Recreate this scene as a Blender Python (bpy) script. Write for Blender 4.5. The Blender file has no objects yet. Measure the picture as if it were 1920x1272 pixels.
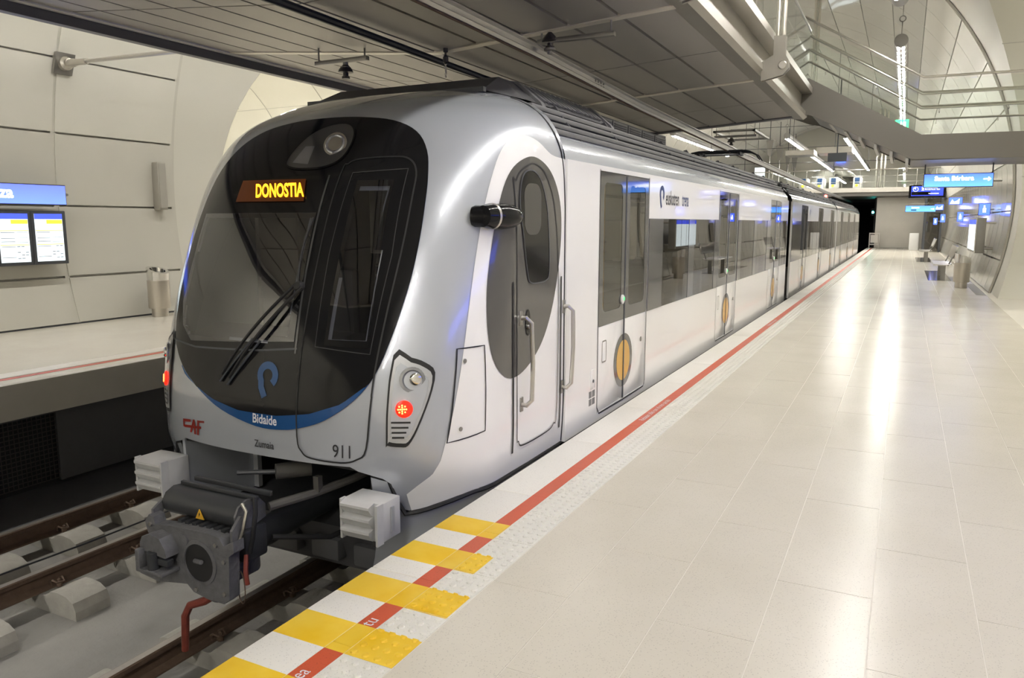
import bpy, bmesh, math, random
import numpy as np
from mathutils import Vector, Matrix

random.seed(7)
R = math.radians
S = bpy.context.scene
COL = S.collection

# ------------------------------------------------------------------ camera
FPX = 1440.0
cd = bpy.data.cameras.new('camera')
cam = bpy.data.objects.new('camera', cd)
COL.objects.link(cam)
cd.sensor_width = 36.0
cd.lens = 36.0 * FPX / 1920.0
cd.clip_start = 0.05
cd.clip_end = 300
cam.location = (0, 0, 1.6)
cam.rotation_euler = (R(90) - math.atan(218 / FPX), 0, math.atan2(738, math.hypot(218, FPX)))
S.camera = cam

# ------------------------------------------------------------------ world and view
w = bpy.data.worlds.new('world')
S.world = w
w.use_nodes = True
w.node_tree.nodes['Background'].inputs[0].default_value = (0.9, 0.95, 1, 1)
w.node_tree.nodes['Background'].inputs[1].default_value = 0.02
S.view_settings.view_transform = 'Standard'
S.view_settings.look = 'None'
S.view_settings.gamma = 1
S.view_settings.use_curve_mapping = False
S.view_settings.exposure = 0.55
S.cycles.max_bounces = 7
S.cycles.diffuse_bounces = 3
S.cycles.glossy_bounces = 3
S.cycles.caustics_reflective = False
S.cycles.caustics_refractive = False
LAMP_W = 5.0        # watts per metre of luminaire, thrown down in a wide beam
LED_E = 100.0         # emission strength of the bare led points
BEAM = R(125)
LAMP_COL = (1.0, 0.968, 0.905)

# ------------------------------------------------------------------ materials
def nt(name):
    m = bpy.data.materials.new(name)
    m.use_nodes = True
    return m, m.node_tree, m.node_tree.nodes['Principled BSDF']

def mat(name, col, rough=.5, metal=0., var=.06, scale=6., bump=0., bscale=60., coat=0., emit=None, es=0., spec=.5):
    m, t, b = nt(name)
    n = t.nodes
    tc = n.new('ShaderNodeTexCoord')
    nz = n.new('ShaderNodeTexNoise')
    nz.inputs['Scale'].default_value = scale
    nz.inputs['Detail'].default_value = 4
    t.links.new(tc.outputs['Object'], nz.inputs['Vector'])
    mx = n.new('ShaderNodeMix')
    mx.data_type = 'RGBA'
    mx.inputs[6].default_value = (*[c * (1 - var) for c in col], 1)
    mx.inputs[7].default_value = (*[min(1, c * (1 + var)) for c in col], 1)
    t.links.new(nz.outputs['Fac'], mx.inputs[0])
    t.links.new(mx.outputs[2], b.inputs['Base Color'])
    b.inputs['Roughness'].default_value = rough
    b.inputs['Metallic'].default_value = metal
    b.inputs['Specular IOR Level'].default_value = spec
    if coat:
        b.inputs['Coat Weight'].default_value = coat
        b.inputs['Coat Roughness'].default_value = .05
    if bump:
        n2 = n.new('ShaderNodeTexNoise')
        n2.inputs['Scale'].default_value = bscale
        t.links.new(tc.outputs['Object'], n2.inputs['Vector'])
        bp = n.new('ShaderNodeBump')
        bp.inputs['Strength'].default_value = bump
        bp.inputs['Distance'].default_value = .01
        t.links.new(n2.outputs['Fac'], bp.inputs['Height'])
        t.links.new(bp.outputs['Normal'], b.inputs['Normal'])
    if emit:
        b.inputs['Emission Color'].default_value = (*emit, 1)
        b.inputs['Emission Strength'].default_value = es
    return m

def glass(name, tint, ior=1.5, rough=.0, boost=0.):
    m = bpy.data.materials.new(name)
    m.use_nodes = True
    t = m.node_tree
    t.nodes.clear()
    o = t.nodes.new('ShaderNodeOutputMaterial')
    tr = t.nodes.new('ShaderNodeBsdfTransparent')
    tr.inputs[0].default_value = (*tint, 1)
    gl = t.nodes.new('ShaderNodeBsdfGlossy')
    gl.inputs['Roughness'].default_value = rough
    lw = t.nodes.new('ShaderNodeLayerWeight')
    lw.inputs[0].default_value = .5
    pw = t.nodes.new('ShaderNodeMath')
    pw.operation = 'POWER'
    pw.inputs[1].default_value = 4.2
    t.links.new(lw.outputs['Facing'], pw.inputs[0])
    f0 = ((ior - 1) / (ior + 1)) ** 2 + boost
    mp = t.nodes.new('ShaderNodeMapRange')
    mp.inputs[3].default_value = f0
    mp.inputs[4].default_value = 1.
    t.links.new(pw.outputs[0], mp.inputs[0])
    mx = t.nodes.new('ShaderNodeMixShader')
    t.links.new(mp.outputs[0], mx.inputs[0])
    t.links.new(tr.outputs[0], mx.inputs[1])
    t.links.new(gl.outputs[0], mx.inputs[2])
    t.links.new(mx.outputs[0], o.inputs[0])
    return m

def light_mat(name, col, s):
    return mat(name, [c * .3 for c in col], .6, var=.0, emit=col, es=s)

def lightbox(name, c0, c1, s, zlo, zhi):
    """backlit sign face: colour runs from c0 (bottom) to c1 (top) as printed"""
    m, t, b = nt(name)
    n = t.nodes
    ge = n.new('ShaderNodeNewGeometry')
    sp = n.new('ShaderNodeSeparateXYZ')
    t.links.new(ge.outputs['Position'], sp.inputs[0])
    mr = n.new('ShaderNodeMapRange')
    mr.inputs[1].default_value = zlo
    mr.inputs[2].default_value = zhi
    t.links.new(sp.outputs[2], mr.inputs[0])
    mx = n.new('ShaderNodeMix')
    mx.data_type = 'RGBA'
    mx.inputs[6].default_value = (*c0, 1)
    mx.inputs[7].default_value = (*c1, 1)
    t.links.new(mr.outputs[0], mx.inputs[0])
    t.links.new(mx.outputs[2], b.inputs['Emission Color'])
    b.inputs['Emission Strength'].default_value = s
    b.inputs['Base Color'].default_value = (*c0, 1)
    b.inputs['Roughness'].default_value = .3
    return m

def terrazzo(name, base, rough):
    m, t, b = nt(name)
    n = t.nodes
    ge = n.new('ShaderNodeNewGeometry')
    v = n.new('ShaderNodeTexVoronoi')
    v.inputs['Scale'].default_value = 90
    t.links.new(ge.outputs['Position'], v.inputs['Vector'])
    cr = n.new('ShaderNodeValToRGB')
    cr.color_ramp.elements[0].position = .0
    cr.color_ramp.elements[0].color = (*[c * .62 for c in base], 1)
    cr.color_ramp.elements[1].position = .28
    cr.color_ramp.elements[1].color = (*base, 1)
    t.links.new(v.outputs['Distance'], cr.inputs[0])
    big = n.new('ShaderNodeTexNoise')
    big.inputs['Scale'].default_value = 1.3
    big.inputs['Detail'].default_value = 5
    t.links.new(ge.outputs['Position'], big.inputs['Vector'])
    cr2 = n.new('ShaderNodeValToRGB')
    cr2.color_ramp.elements[0].position = .3
    cr2.color_ramp.elements[0].color = (.95, .945, .93, 1)
    cr2.color_ramp.elements[1].position = .6
    cr2.color_ramp.elements[1].color = (1, 1, 1, 1)
    t.links.new(big.outputs['Fac'], cr2.inputs[0])
    # a few scattered dirt spots
    sv = n.new('ShaderNodeTexVoronoi')
    sv.inputs['Scale'].default_value = .8
    t.links.new(ge.outputs['Position'], sv.inputs['Vector'])
    sn = n.new('ShaderNodeTexNoise')
    sn.inputs['Scale'].default_value = 14
    t.links.new(ge.outputs['Position'], sn.inputs['Vector'])
    ad = n.new('ShaderNodeMath')
    ad.operation = 'MULTIPLY_ADD'
    ad.inputs[1].default_value = .10
    t.links.new(sn.outputs['Fac'], ad.inputs[0])
    t.links.new(sv.outputs['Distance'], ad.inputs[2])
    cr3 = n.new('ShaderNodeValToRGB')
    cr3.color_ramp.elements[0].position = .0
    cr3.color_ramp.elements[0].color = (.965, .955, .935, 1)
    cr3.color_ramp.elements[1].position = .055
    cr3.color_ramp.elements[1].color = (1, 1, 1, 1)
    t.links.new(ad.outputs[0], cr3.inputs[0])
    out = cr.outputs[0]
    for c in (cr2, cr3):
        mu = n.new('ShaderNodeMix')
        mu.data_type = 'RGBA'
        mu.blend_type = 'MULTIPLY'
        mu.inputs[0].default_value = 1
        t.links.new(out, mu.inputs[6])
        t.links.new(c.outputs[0], mu.inputs[7])
        out = mu.outputs[2]
    t.links.new(out, b.inputs['Base Color'])
    ra = n.new('ShaderNodeMapRange')
    ra.inputs[3].default_value = rough * .9
    ra.inputs[4].default_value = rough * 1.1
    t.links.new(big.outputs['Fac'], ra.inputs[0])
    t.links.new(ra.outputs[0], b.inputs['Roughness'])
    b.inputs['Specular IOR Level'].default_value = .42
    return m

YEL = [(3.48, 3.28, -1.77), (3.09, 2.89, -1.665), (2.69, 2.49, -1.565), (2.30, 2.10, -1.455), (1.90, 1.70, -1.35), (1.51, 1.31, -1.25), (1.11, .91, -1.2)]

def painted(name, base, rough, speckle=True):
    """stone with the yellow warning bands painted over it (bands lie at fixed places on the platform)"""
    m = terrazzo(name, base, rough)
    t = m.node_tree
    n = t.nodes
    b = n['Principled BSDF']
    src = b.inputs['Base Color'].links[0].from_socket
    ge = n.new('ShaderNodeNewGeometry')
    sp = n.new('ShaderNodeSeparateXYZ')
    t.links.new(ge.outputs['Position'], sp.inputs[0])
    def cmp(op, sock, val):
        q = n.new('ShaderNodeMath')
        q.operation = op
        t.links.new(sock, q.inputs[0])
        q.inputs[1].default_value = val
        return q.outputs[0]
    def two(op, a, c):
        q = n.new('ShaderNodeMath')
        q.operation = op
        t.links.new(a, q.inputs[0])
        t.links.new(c, q.inputs[1])
        return q.outputs[0]
    tot = None
    for y1, y0, xr in YEL:
        k = two('MULTIPLY', cmp('GREATER_THAN', sp.outputs[1], y0), cmp('LESS_THAN', sp.outputs[1], y1))
        k = two('MULTIPLY', k, cmp('LESS_THAN', sp.outputs[0], xr))
        tot = k if tot is None else two('ADD', tot, k)
    nz = n.new('ShaderNodeTexNoise')
    nz.inputs['Scale'].default_value = 5
    nz.inputs['Detail'].default_value = 6
    t.links.new(ge.outputs['Position'], nz.inputs['Vector'])
    yr = n.new('ShaderNodeValToRGB')
    yr.color_ramp.elements[0].position = .35
    yr.color_ramp.elements[0].color = (.74, .46, .012, 1)
    yr.color_ramp.elements[1].position = .7
    yr.color_ramp.elements[1].color = (.80, .56, .06, 1)
    t.links.new(nz.outputs['Fac'], yr.inputs[0])
    mx = n.new('ShaderNodeMix')
    mx.data_type = 'RGBA'
    t.links.new(tot, mx.inputs[0])
    t.links.new(src, mx.inputs[6])
    t.links.new(yr.outputs[0], mx.inputs[7])
    t.links.new(mx.outputs[2], b.inputs['Base Color'])
    return m

M = {}
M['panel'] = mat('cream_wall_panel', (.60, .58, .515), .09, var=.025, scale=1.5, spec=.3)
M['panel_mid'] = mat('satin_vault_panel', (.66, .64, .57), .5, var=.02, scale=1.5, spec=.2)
M['panel_up'] = mat('brightened_vault_panel', (.80, .785, .71), .05, var=.02, scale=1.5, spec=.35)  # same panels as lower down, paler colour stands in for a brighter-lit vault
M['vault'] = mat('cream_vault_lining', (.72, .70, .61), .4, var=.03, scale=1.)
M['floor'] = terrazzo('polished_terrazzo', (.66, .62, .535), .22)
M['floor_d'] = terrazzo('dull_terrazzo', (.635, .595, .51), .26)
M['grout'] = mat('pale_grout', (.68, .642, .56), .4, var=.03)
M['edge'] = painted('platform_edge_stone', (.72, .70, .66), .5)
M['tact'] = painted('tactile_stone', (.70, .685, .63), .5)
M['red'] = painted('red_edge_line', (.56, .10, .045), .4)
M['red2'] = mat('red_edge_line_far', (.5, .10, .06), .4)
M['conc'] = mat('track_slab_concrete', (.27, .26, .245), .85, var=.30, scale=2.2, bump=.4, bscale=30)
M['block'] = mat('sleeper_concrete', (.36, .345, .31), .85, var=.18, scale=12, bump=.3, bscale=50)
M['fascia'] = mat('platform_fascia_concrete', (.48, .46, .41), .7, var=.10, scale=3)
M['rust'] = mat('rusty_rail', (.13, .085, .06), .75, .2, var=.3, scale=18, bump=.3)
M['railtop'] = mat('worn_rail_head', (.34, .31, .28), .35, .8, var=.12, scale=20)
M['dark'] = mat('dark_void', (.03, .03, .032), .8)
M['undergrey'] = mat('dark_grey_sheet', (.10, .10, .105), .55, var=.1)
M['silver'] = mat('silver_train_paint', (.485, .51, .56), .26, .25, var=.015, coat=.9)
M['white'] = mat('white_train_paint', (.92, .91, .895), .24, var=.01, scale=3, coat=.6)
M['skirt'] = mat('grey_skirt_paint', (.50, .51, .53), .32, .3, var=.03, coat=.3)
M['mask'] = mat('black_front_mask', (.010, .010, .011), .10, var=.05, spec=.28)
M['mask2'] = mat('dark_grey_side_livery', (.085, .082, .078), .16, var=.04, coat=.4)
M['blue'] = mat('blue_livery', (.012, .075, .24), .25, var=.03, coat=.4)
M['logo_b'] = mat('logo_blue', (.015, .075, .22), .3, var=.1, scale=4)
M['logo_n'] = mat('logo_navy', (.015, .04, .16), .35)
M['caf'] = mat('maker_mark_red', (.25, .018, .012), .4)
M['txt_w'] = mat('pale_lettering', (.72, .74, .80), .5)
M['txt_d'] = mat('dark_lettering', (.03, .03, .035), .5)
M['txt_g'] = mat('grey_lettering', (.16, .16, .18), .5)
M['rubber'] = mat('black_rubber', (.014, .014, .015), .55)
M['band'] = mat('dark_window_band', (.07, .07, .072), .07, var=.03, coat=.5)
M['glass'] = glass('tinted_window_glass', (.46, .44, .40), 1.55, 0., .05)
M['wind'] = glass('windscreen_glass', (.48, .49, .54), 1.5, 0., .11)
M['clear'] = glass('clear_rail_glass', (.975, .992, .982), 1.4)
M['yellow'] = mat('door_yellow', (.72, .40, .03), .3, var=.03, coat=.4)
M['steel'] = mat('brushed_steel', (.62, .60, .56), .30, 1., var=.06, scale=25)
M['steel_d'] = mat('dull_steel', (.33, .32, .30), .38, .8, var=.08, scale=9)
M['chrome'] = mat('polished_steel', (.75, .74, .72), .09, 1.)
M['roofgrey'] = mat('roof_duct_grey', (.17, .17, .175), .5, .3, var=.12)
M['roofdark'] = mat('roof_equipment_dark', (.075, .075, .08), .6, .2, var=.2)
M['coupler'] = mat('greasy_coupler_iron', (.17, .17, .18), .55, .35, var=.3, scale=22, bump=.5, bscale=50)
M['couplerbox'] = mat('coupler_cover_black', (.045, .047, .052), .45, .1, var=.15)
M['buffer'] = mat('buffer_white_paint', (.60, .60, .60), .5, var=.08, scale=14)
M['redhook'] = mat('red_painted_handle', (.22, .045, .03), .5, .2, var=.3, scale=30)
M['hose'] = mat('grey_hose', (.09, .085, .078), .7)
M['soffit'] = mat('perforated_soffit_panel', (.42, .40, .37), .42, .55, var=.07, scale=1.8, bump=.25, bscale=260)
M['beam'] = mat('galvanised_beam', (.60, .57, .51), .32, .8, var=.12, scale=3)
M['beamlight'] = mat('lightened_cross_beam', (.78, .73, .63), .35, .35, var=.08, scale=3)  # paler beam steel, the light the beams reflect put into the colour
M['edgesteel'] = mat('edge_beam_steel', (.36, .34, .30), .36, .6, var=.10, scale=2.5)
M['beamdark'] = mat('painted_edge_beam', (.15, .15, .165), .45, .4, var=.08)
M['alu'] = mat('extruded_aluminium', (.62, .61, .60), .33, .9, var=.05)
M['cable'] = mat('black_cable', (.02, .022, .03), .45)
M['insul'] = mat('dark_insulator', (.05, .045, .045), .35, var=.1)
M['stair'] = mat('stair_steel_plate', (.145, .135, .118), .45, .25, var=.04, scale=1.5)
M['rail'] = mat('satin_handrail', (.60, .58, .54), .28, 1.)
M['whitepaint'] = mat('white_enamel', (.80, .79, .76), .35, var=.02)
M['endwall'] = mat('brushed_steel_cladding', (.56, .535, .49), .30, .85, var=.05, scale=2)
M['led'] = light_mat('led_points', LAMP_COL, LED_E)
M['led_f'] = light_mat('led_points_far_platform', LAMP_COL, LED_E * .8)
M['led_g'] = light_mat('led_points_gallery', LAMP_COL, LED_E * 2.2)
M['lumi'] = mat('luminaire_tube', (.42, .41, .40), .4, .6, var=.04)
M['frame'] = mat('charcoal_frame', (.07, .075, .085), .45, .2)
M['speaker'] = mat('speaker_grille', (.42, .40, .35), .5, .3, bump=.4, bscale=300)
M['bin'] = mat('satin_steel_bin', (.58, .54, .48), .34, .9, var=.10, scale=3)
M['seat'] = mat('train_seat_shell', (.55, .54, .52), .5)
M['lining'] = mat('train_inner_lining', (.66, .63, .55), .5)
M['cabin'] = mat('cab_dark_lining', (.10, .10, .11), .6)
M['trainfloor'] = mat('train_floor', (.12, .115, .11), .6)
M['mesh'] = mat('wire_mesh_dark', (.09, .08, .075), .6, .4)
M['plate'] = mat('mirror_floor_plate', (.40, .38, .34), .12, .9)
M['amber'] = light_mat('amber_leds', (1, .36, .012), 3.2)
M['amberglow'] = mat('amber_display_panel', (.03, .008, .002), .3, var=.6, scale=25, emit=(1, .20, .005), es=.035)
M['redlamp'] = mat('red_tail_lens', (.5, .01, .005), .2, emit=(1, .015, .005), es=1.6)
M['redled'] = light_mat('red_tail_leds', (1, .16, .03), 9)
M['lens'] = mat('clear_lamp_lens', (.30, .31, .34), .08, .6, coat=1)
M['greenled'] = light_mat('green_button', (.1, .8, .25), 1.2)
M['redsig'] = light_mat('red_signal', (1, .03, .02), 30)
M['cyansig'] = light_mat('cyan_signal', (.05, .9, .8), 25)
M['bluesign'] = light_mat('blue_sign_face', (.06, .12, 1), 2.4)
M['bluesign_n'] = light_mat('blue_sign_face_near', (.06, .12, 1), 4.)
M['whitesign'] = light_mat('white_sign_print', (1, 1, 1), 3.2)
M['greensign'] = light_mat('green_exit_face', (.05, .7, .25), 1.6)
M['paper'] = light_mat('backlit_timetable', (.86, .97, 1), 1.0)
M['paper_b'] = light_mat('timetable_blue', (.06, .10, .9), 1.2)
M['paper_y'] = light_mat('timetable_yellow', (.85, .75, .06), 1.0)
M['paper_k'] = mat('timetable_ink', (.10, .11, .12), .6, emit=(.2, .22, .24), es=.5)
M['blind'] = mat('cab_blind', (.075, .072, .058), .35)
M['pict'] = mat('grey_pictogram', (.2, .2, .2), .5)

# ------------------------------------------------------------------ mesh helpers
class MB:
    def __init__(s):
        s.v = []
        s.f = []
    def add(s, v, f):
        k = len(s.v)
        s.v += [tuple(p) for p in v]
        s.f += [tuple(i + k for i in q) for q in f]
        return s
    def box(s, a, b, bev=0.):
        (x0, y0, z0), (x1, y1, z1) = [min(p, q) for p, q in zip(a, b)], [max(p, q) for p, q in zip(a, b)]
        if bev:
            bm = bmesh.new()
            bmesh.ops.create_cube(bm, size=1)
            for v in bm.verts:
                v.co = Vector(((x0 + x1) / 2 + v.co.x * (x1 - x0), (y0 + y1) / 2 + v.co.y * (y1 - y0), (z0 + z1) / 2 + v.co.z * (z1 - z0)))
            bmesh.ops.bevel(bm, geom=bm.edges[:], offset=bev, segments=2, affect='EDGES', profile=.5)
            bm.verts.index_update()
            s.add([v.co[:] for v in bm.verts], [[v.index for v in f.verts] for f in bm.faces])
            bm.free()
            return s
        v = [(x0, y0, z0), (x1, y0, z0), (x1, y1, z0), (x0, y1, z0), (x0, y0, z1), (x1, y0, z1), (x1, y1, z1), (x0, y1, z1)]
        return s.add(v, [(0, 3, 2, 1), (4, 5, 6, 7), (0, 1, 5, 4), (1, 2, 6, 5), (2, 3, 7, 6), (3, 0, 4, 7)])
    def hexa(s, p):   # eight corners: bottom loop, top loop
        return s.add(p, [(0, 3, 2, 1), (4, 5, 6, 7), (0, 1, 5, 4), (1, 2, 6, 5), (2, 3, 7, 6), (3, 0, 4, 7)])
    def tube(s, path, r, n=10, cap=True):
        P = [Vector(p) for p in path]
        rr = r if isinstance(r, (list, tuple)) else [r] * len(P)
        v, f = [], []
        up = None
        for i, p in enumerate(P):
            a = P[max(i - 1, 0)]
            b = P[min(i + 1, len(P) - 1)]
            d = (b - a).normalized()
            if up is None:
                up = Vector((0, 0, 1)) if abs(d.z) < .9 else Vector((1, 0, 0))
            e1 = d.cross(up).normalized()
            e2 = e1.cross(d).normalized()
            up = e2
            for k in range(n):
                t = 2 * math.pi * k / n
                v.append(p + (e1 * math.cos(t) + e2 * math.sin(t)) * rr[i])
        for i in range(len(P) - 1):
            for k in range(n):
                a, b = i * n + k, i * n + (k + 1) % n
                f.append((a, a + n, b + n, b))
        if cap:
            f.append(tuple(range(n)))
            f.append(tuple(range((len(P) - 1) * n, len(P) * n))[::-1])
        return s.add(v, f)
    def lathe(s, o, axis, prof, n=24):   # prof: (radius, along axis)
        o = Vector(o)
        d = Vector(axis).normalized()
        u = Vector((0, 0, 1)) if abs(d.z) < .9 else Vector((1, 0, 0))
        e1 = d.cross(u).normalized()
        e2 = e1.cross(d)
        v, f = [], []
        for r, h in prof:
            for k in range(n):
                t = 2 * math.pi * k / n
                v.append(o + d * h + (e1 * math.cos(t) + e2 * math.sin(t)) * r)
        for i in range(len(prof) - 1):
            for k in range(n):
                a, b = i * n + k, i * n + (k + 1) % n
                f.append((a, a + n, b + n, b))
        f.append(tuple(range(n)))
        f.append(tuple(range((len(prof) - 1) * n, len(prof) * n))[::-1])
        return s.add(v, f)
    def prism(s, poly, fn, d0, d1):   # poly 2D outline; fn(a,b,d)->xyz
        n = len(poly)
        v = [fn(a, b, d0) for a, b in poly] + [fn(a, b, d1) for a, b in poly]
        f = [tuple(range(n))[::-1], tuple(range(n, 2 * n))]
        f += [(i, (i + 1) % n, n + (i + 1) % n, n + i) for i in range(n)]
        return s.add(v, f)
    def build(s, name, m, parent=None, smooth=35, props=None):
        me = bpy.data.meshes.new(name)
        me.from_pydata([tuple(p) for p in s.v], [], s.f)
        bm = bmesh.new()
        bm.from_mesh(me)
        bmesh.ops.recalc_face_normals(bm, faces=bm.faces[:])
        bm.to_mesh(me)
        bm.free()
        me.materials.append(M[m] if isinstance(m, str) else m)
        if smooth:
            me.polygons.foreach_set('use_smooth', [True] * len(me.polygons))
            me.set_sharp_from_angle(angle=R(smooth))
        return link(name, me, parent, props)

def wloc(o):
    v = Vector((0, 0, 0))
    while o is not None:
        v += o.location
        o = o.parent
    return v

def link(name, me, parent=None, props=None):
    o = bpy.data.objects.new(name, me)
    COL.objects.link(o)
    if parent is not None:
        o.parent = parent
        o.location = -wloc(parent)
    if props:
        for k, v in props.items():
            o[k] = v
    return o

def tag(o, label, cat, group=None, kind=None):
    o['label'] = label
    o['category'] = cat
    if group:
        o['group'] = group
    if kind:
        o['kind'] = kind
    return o

def thing(name, label, cat, loc, group=None, kind=None):
    o = bpy.data.objects.new(name, None)
    COL.objects.link(o)
    o.location = loc
    o.empty_display_size = .1
    return tag(o, label, cat, group, kind)

def lab(o, label):
    o['label'] = label
    return o

def inst(src, name, parent, loc, rot=(0, 0, 0)):
    """another object with the same mesh, as a part; loc in world"""
    o = bpy.data.objects.new(name, src.data if hasattr(src, 'data') else src)
    COL.objects.link(o)
    o.parent = parent
    o.location = Vector(loc) - (wloc(parent) if parent else Vector())
    o.rotation_euler = rot
    return o

def copy_tree(o, loc, rz=0.):
    c = o.copy()
    COL.objects.link(c)
    c.location = loc
    c.rotation_euler = (0, 0, rz)
    for ch in o.children:
        d = ch.copy()
        COL.objects.link(d)
        d.parent = c
        for gch in ch.children:
            e = gch.copy()
            COL.objects.link(e)
            e.parent = d
    return c

def mesh_of(mb, name, m, smooth=35):
    me = bpy.data.meshes.new(name)
    me.from_pydata([tuple(p) for p in mb.v], [], mb.f)
    bm = bmesh.new()
    bm.from_mesh(me)
    bmesh.ops.recalc_face_normals(bm, faces=bm.faces[:])
    bm.to_mesh(me)
    bm.free()
    me.materials.append(M[m])
    if smooth:
        me.polygons.foreach_set('use_smooth', [True] * len(me.polygons))
        me.set_sharp_from_angle(angle=R(smooth))
    return me

def catmull(P, n=6, closed=True):
    P = [np.array(p, float) for p in P]
    out = []
    L = len(P)
    for i in range(L if closed else L - 1):
        if closed:
            a, b, c, d = P[i - 1], P[i], P[(i + 1) % L], P[(i + 2) % L]
        else:
            a, b, c, d = P[max(i - 1, 0)], P[i], P[i + 1], P[min(i + 2, L - 1)]
        for k in range(n):
            t = k / n
            out.append(tuple(.5 * ((2 * b) + (c - a) * t + (2 * a - 5 * b + 4 * c - d) * t * t + (3 * b - a - 3 * c + d) * t ** 3)))
    if not closed:
        out.append(tuple(P[-1]))
    return out

def inpoly(p, poly):
    x, y = p
    c = False
    j = len(poly) - 1
    for i in range(len(poly)):
        xi, yi = poly[i]
        xj, yj = poly[j]
        if (yi > y) != (yj > y) and x < (xj - xi) * (y - yi) / (yj - yi) + xi:
            c = not c
        j = i
    return c

def patch(outline, fn, step=.05, holes=()):
    """flat outline cut into a fine grid and laid on a curved surface by fn(a,b)->xyz"""
    bm = bmesh.new()
    vs = [bm.verts.new((a, b, 0)) for a, b in outline]
    bm.faces.new(vs)
    for ax in (0, 1):
        lo = min(p[ax] for p in outline)
        hi = max(p[ax] for p in outline)
        k = max(1, int(math.ceil((hi - lo) / step)))
        for i in range(1, k):
            co = [0, 0, 0]
            no = [0, 0, 0]
            co[ax] = lo + (hi - lo) * i / k
            no[ax] = 1
            bmesh.ops.bisect_plane(bm, geom=bm.verts[:] + bm.edges[:] + bm.faces[:], plane_co=co, plane_no=no, dist=1e-6)
    if holes:
        kill = [f for f in bm.faces if any(inpoly(f.calc_center_median()[:2], h) for h in holes)]
        bmesh.ops.delete(bm, geom=kill, context='FACES')
    bm.verts.index_update()
    m = MB()
    m.add([fn(v.co.x, v.co.y) for v in bm.verts], [[v.index for v in f.verts] for f in bm.faces])
    bm.free()
    return m

def ribbon(path, wid, fn, closed=False):
    P0 = [np.array(p, float) for p in path]
    P = []
    for i, p in enumerate(P0):
        P.append(p)
        if i < len(P0) - 1 or closed:
            q = P0[(i + 1) % len(P0)]
            k = int(np.linalg.norm(q - p) / .07)
            P += [p + (q - p) * j / (k + 1) for j in range(1, k + 1)]
    L = len(P)
    v, f = [], []
    for i in range(L):
        a = P[i - 1] if (closed or i) else P[i]
        b = P[(i + 1) % L] if (closed or i < L - 1) else P[i]
        d = (b - a) / (np.linalg.norm(b - a) + 1e-9)
        nn = np.array([-d[1], d[0]]) * wid / 2
        v += [fn(*(P[i] + nn)), fn(*(P[i] - nn))]
    for i in range(L if closed else L - 1):
        j = (i + 1) % L
        f.append((2 * i, 2 * i + 1, 2 * j + 1, 2 * j))
    return MB().add(v, f)

def text2d(txt, size, sx=1., align='LEFT', bold=0.):
    c = bpy.data.curves.new('lettering', 'FONT')
    c.body = txt
    c.size = size
    c.align_x = align
    c.offset = bold
    c.resolution_u = 3
    o = bpy.data.objects.new('lettering', c)
    COL.objects.link(o)
    dg = bpy.context.evaluated_depsgraph_get()
    dg.update()
    me = bpy.data.meshes.new_from_object(o.evaluated_get(dg))
    v = [(p.co.x * sx, p.co.y) for p in me.vertices]
    f = [tuple(p.vertices) for p in me.polygons]
    bpy.data.objects.remove(o)
    bpy.data.curves.remove(c)
    bpy.data.meshes.remove(me)
    return v, f

def lettering(name, txt, size, fn, m, parent, sx=1., align='LEFT', bold=0.):
    v, f = text2d(txt, size, sx, align, bold)
    return MB().add([fn(a, b) for a, b in v], f).build(name, m, parent, smooth=0)

def roundrect(x0, y0, x1, y1, r, n=5):
    o = []
    for cx, cy, a in ((x1 - r, y1 - r, 0), (x0 + r, y1 - r, 90), (x0 + r, y0 + r, 180), (x1 - r, y0 + r, 270)):
        for k in range(n + 1):
            t = R(a + 90 * k / n)
            o.append((cx + r * math.cos(t), cy + r * math.sin(t)))
    return o

def ellipse(cx, cy, rx, ry, n=32):
    return [(cx + rx * math.cos(2 * math.pi * k / n), cy + ry * math.sin(2 * math.pi * k / n)) for k in range(n)]

# ================================================================== THE SETTING
VX, VZ, VR = -4.95, 2.05, 7.05          # main vault axis and radius
GY, GR = 15.42, 4.33                     # cross gallery axis (along x) and radius
Y0, Y1 = -20.0, 68.0
T0 = -math.asin(VZ / VR)

def gal_y(z, s):
    k = GR * GR - (z - VZ) ** 2
    return GY + s * math.sqrt(max(k, 0))

def vault_x(z, s, r=VR):
    return VX + s * math.sqrt(max(r * r - (z - VZ) ** 2, 0))

# ---- right platform floor
floor = MB().box((-2.10, -20, -.40), (2.6, 55.2, -.0015)).build('floor', 'grout')
tag(floor, 'pale polished terrazzo platform floor beside the train', 'floor', kind='structure')
XE = [-1.552, -1.19, -.80, -.41, -.02, .37, .76, 1.15, 1.72]
slab_me = {}
PY = 1.17
far = MB()
for i in range(len(XE) - 1):
    a, b = XE[i] + .002, XE[i + 1] - .002
    key = (round(b - a, 3), i < 3)
    if key not in slab_me:
        slab_me[key] = mesh_of(MB().box((0, 0, -.03), (b - a, PY - .005, 0)), 'slab', 'floor_d' if i < 3 else 'floor')
    off = 2.88 - PY * 4 + (PY / 2 if i % 2 else 0)
    k = 0
    while True:
        y = off + k * PY
        k += 1
        if y > 54:
            break
        if y < 36:
            o = bpy.data.objects.new('slab', slab_me[key])
            COL.objects.link(o)
            o.parent = floor
            o.location = (a, y, 0)
        else:
            far.box((a, y, -.03), (b, min(y + PY - .005, 55.1), 0))
far.build('distant_slabs', 'floor', floor, props={'kind': 'stuff'})
MB().box((-1.552, -20, -.03), (1.72, 2.88 - PY * 4 - .003, -.001)).build('floor_behind', 'floor', floor)
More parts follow.
